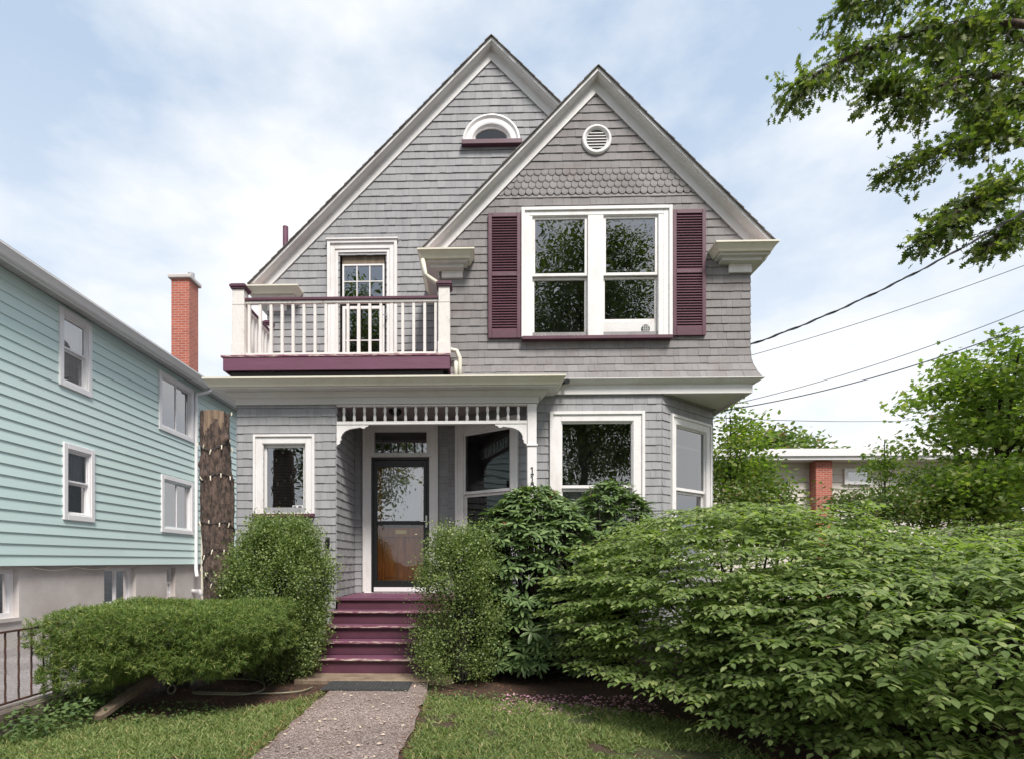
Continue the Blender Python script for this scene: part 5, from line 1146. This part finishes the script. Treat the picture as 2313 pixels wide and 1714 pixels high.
# ---- the oak whose boughs hang in from the upper right
OT = thing('oak_tree', (12.6, 8.6, 0), 'large oak whose leafy boughs hang in from the top right', 'tree')
q = MB(); q.tube(smooth([(12.6, 8.6, -.05), (12.5, 8.6, 3), (12.3, 8.6, 6), (12.0, 8.7, 9), (11.8, 8.8, 13)], 5), list(np.linspace(.42, .12, 21)), 12)
pos = []; dr = []
def bough(pts, r0, spread, ntw, lpt, droop=.25, tip=.28):
    P_ = smooth(pts, 8); q.tube(P_, list(np.linspace(r0, .012, len(P_))), 7)
    for i in range(ntw):
        f = (i+random.random())/ntw; f = tip+(1-tip)*f; k = f*(len(P_)-1); j = min(int(k), len(P_)-2); p = P_[j].lerp(P_[j+1], k-j); t = (P_[j+1]-P_[j]).normalized()
        sd_ = Vector((random.gauss(0, 1), random.gauss(0, 1), random.gauss(0, .75))); d = (t*.55+sd_*.6).normalized(); Lw = spread*random.uniform(.45, 1.1)*(1-.45*f)
        e = p+d*Lw+Vector((0, 0, -droop*Lw)); mid = p.lerp(e, .5)+Vector((0, 0, .06*Lw)); tw = smooth([p, mid, e], 4); q.tube(tw, list(np.linspace(.010, .003, len(tw))), 4, cap=False)
        for s in range(lpt):
            u = .25+.8*random.random(); c = p.lerp(e, u)+Vector((random.gauss(0, .07), random.gauss(0, .07), random.gauss(0, .05))); dd = (d+Vector((random.gauss(0, .6), random.gauss(0, .6), random.gauss(0, .4)-.25))); pos.append(tuple(c)); dr.append(tuple(dd))
def w(px, py, Y): return Vector(at(px, py, Y))
bough([(12.1, 8.7, 8.5), w(2330, 60, 9.2), w(2150, 60, 9.), w(1960, 110, 8.8), w(1780, 200, 8.6)], .07, .75, 137, 14)
bough([(11.9, 8.8, 9.5), w(2330, -60, 9.4), w(2120, -40, 9.2), w(1900, 20, 9.)], .07, .7, 114, 14)
bough([(12.1, 8.7, 8.), w(2340, 190, 9.), w(2200, 170, 8.9), w(2060, 215, 8.8), w(1990, 200, 8.7)], .06, .75, 114, 14)
bough([(12.1, 8.7, 7.5), w(2345, 330, 9.3), w(2250, 300, 9.2), w(2140, 340, 9.1), w(2030, 375, 9.)], .06, .62, 96, 12)
bough([(12.2, 8.6, 7.), w(2345, 430, 8.8), w(2250, 430, 8.7), w(2170, 470, 8.6), w(2100, 540, 8.5)], .05, .60, 108, 13)
bough([(12.2, 8.6, 6.5), w(2350, 500, 8.7), w(2280, 510, 8.7), w(2230, 560, 8.6)], .05, .5, 56, 11, .35)
bough([(12.2, 8.6, 7.5), w(2350, 110, 9.9), w(2240, 60, 9.9), w(2120, 130, 9.8)], .05, .8, 114, 14)
bough([(12.2, 8.6, 7.), w(2350, 250, 9.9), w(2280, 230, 9.9), w(2200, 260, 9.8)], .05, .7, 80, 13)
bough([(12.2, 8.6, 7.), (10.8, 9, 7.5), (10.2, 9, 8.5), (10.6, 8.6, 10)], .08, 1.2, 60, 16)
for k in range(14):
    a = random.uniform(-1.6, 1.6); bough([(12.1, 8.7, random.uniform(6, 10)), (12.2+1.5*math.cos(a), 8.7+2*math.sin(a), random.uniform(8, 10)), (12.4+3.0*math.cos(a), 8.7+3.5*math.sin(a), random.uniform(7.5, 12))], .07, 1.3, 26, 14)
pos = np.array(pos); dr = np.array(dr); up = rdir(len(pos))*.7; up[:, 2] += .7
leafset('crown', *OAK, pos, dr, up, rng.uniform(.09, .15, len(pos)), M['leaf_oak'], OT); build(q, 'trunk', M['bark'], OT, smooth=True)

# ---- power cables
def cable(a, b, sag, r, label, twist=0):
    pts = []
    for i in range(41):
        t = i/40; p = Vector(a).lerp(Vector(b), t)+Vector((0, 0, -sag*4*t*(1-t))); pts.append(p)
    q = MB(); q.tube(pts, r, 6)
    if twist:
        for ph in (0, 2.1): q.tube([p+Vector((.0, math.cos(i*twist+ph)*r*1.7, math.sin(i*twist+ph)*r*1.9)) for i, p in enumerate(pts)], r*.7, 5)
    tag(build(q, 'power_cable', M['cable'], loc=tuple(a), smooth=True), label, 'cable', 'service wires on the right')
XG2 = XGR+.02
cable((XG2, 8.35, za(783, 8.35, 1690)), w(2330, 468, 7.2), .14, .008, 'thick twisted cable running from the bay gable corner up to the right', 1.1)
cable((XG2, 8.4, za(808, 8.4, 1690)), w(2330, 594, 7.2), .05, .0045, 'thin wire just below the thick twisted cable')
cable((BXB+.03, 9.3, za(925, 9.3, 1612)), w(2330, 695, 8.), .12, .0055, 'thin wire leaving the house under the overhang, upper of two')
cable((BXB+.03, 9.35, za(932, 9.35, 1612)), w(2330, 732, 8.), .16, .0085, 'lowest wire leaving the house under the overhang')
cable((BXB+.05, 9.35, za(940, 9.3, 1612)), w(2330, 915, 24), .3, .006, 'faint far wire low across the sky on the right')

# ================================================================== across the street (seen in the panes)
c = (-6.6, -11.5, 10.); tree('street_tree', 'large street tree across the road behind the viewer, left', (-6.6, -11.5), 12, c, (3.6, 2.6, 6.5), 520, 85, M['leaf_oak'], LEAF, (.12, .2), .3, sig=.5)
c = (4.9, -9.5, 10.6); tree('street_tree', 'tall street tree on the verge behind the viewer', (5.0, -9.5), 12, c, (4.4, 2.6, 6.8), 800, 90, M['leaf_oak'], LEAF, (.10, .17), .3, sig=.5)
AH = thing('opposite_house', (2, -20, 0), 'pale gabled house across the street behind the viewer', 'house')
q = MB(); q.box(-2.5, 6.5, -26, -19, 0, 5.5); q.add([(-2.5, -19, 5.5), (6.5, -19, 5.5), (2, -19, 9.5), (-2.5, -26, 5.5), (6.5, -26, 5.5), (2, -26, 9.5)], [(0, 1, 2), (3, 5, 4)]); build(q, 'wall', M['beige'], AH)
q = MB(); q.add([(-3, -18.6, 5.1), (2, -18.6, 9.6), (2, -26.3, 9.6), (-3, -26.3, 5.1)], [(0, 1, 2, 3)]); q.add([(7, -18.6, 5.1), (2, -18.6, 9.6), (2, -26.3, 9.6), (7, -26.3, 5.1)], [(0, 1, 2, 3)]); build(q, 'roof', M['roof'], AH)
FO = FR((0, -19, 0), (-1, 0, 0), (0, 1, 0))
for u, z in ((-5.2, 1.2), (-2.4, 1.2), (.6, 1.2), (-5.2, 3.6), (-2.4, 3.6), (.6, 3.6)):
    q = MB(); q.ring(FO, u, u+1.1, z, z+1.5, .1, 0, .06); o = build(q, 'window', M['nwhite'], AH); q = MB(); q.ob(FO, u+.1, u+1., z+.1, z+1.4, .0, .02); build(q, 'pane', M['dark'], o)
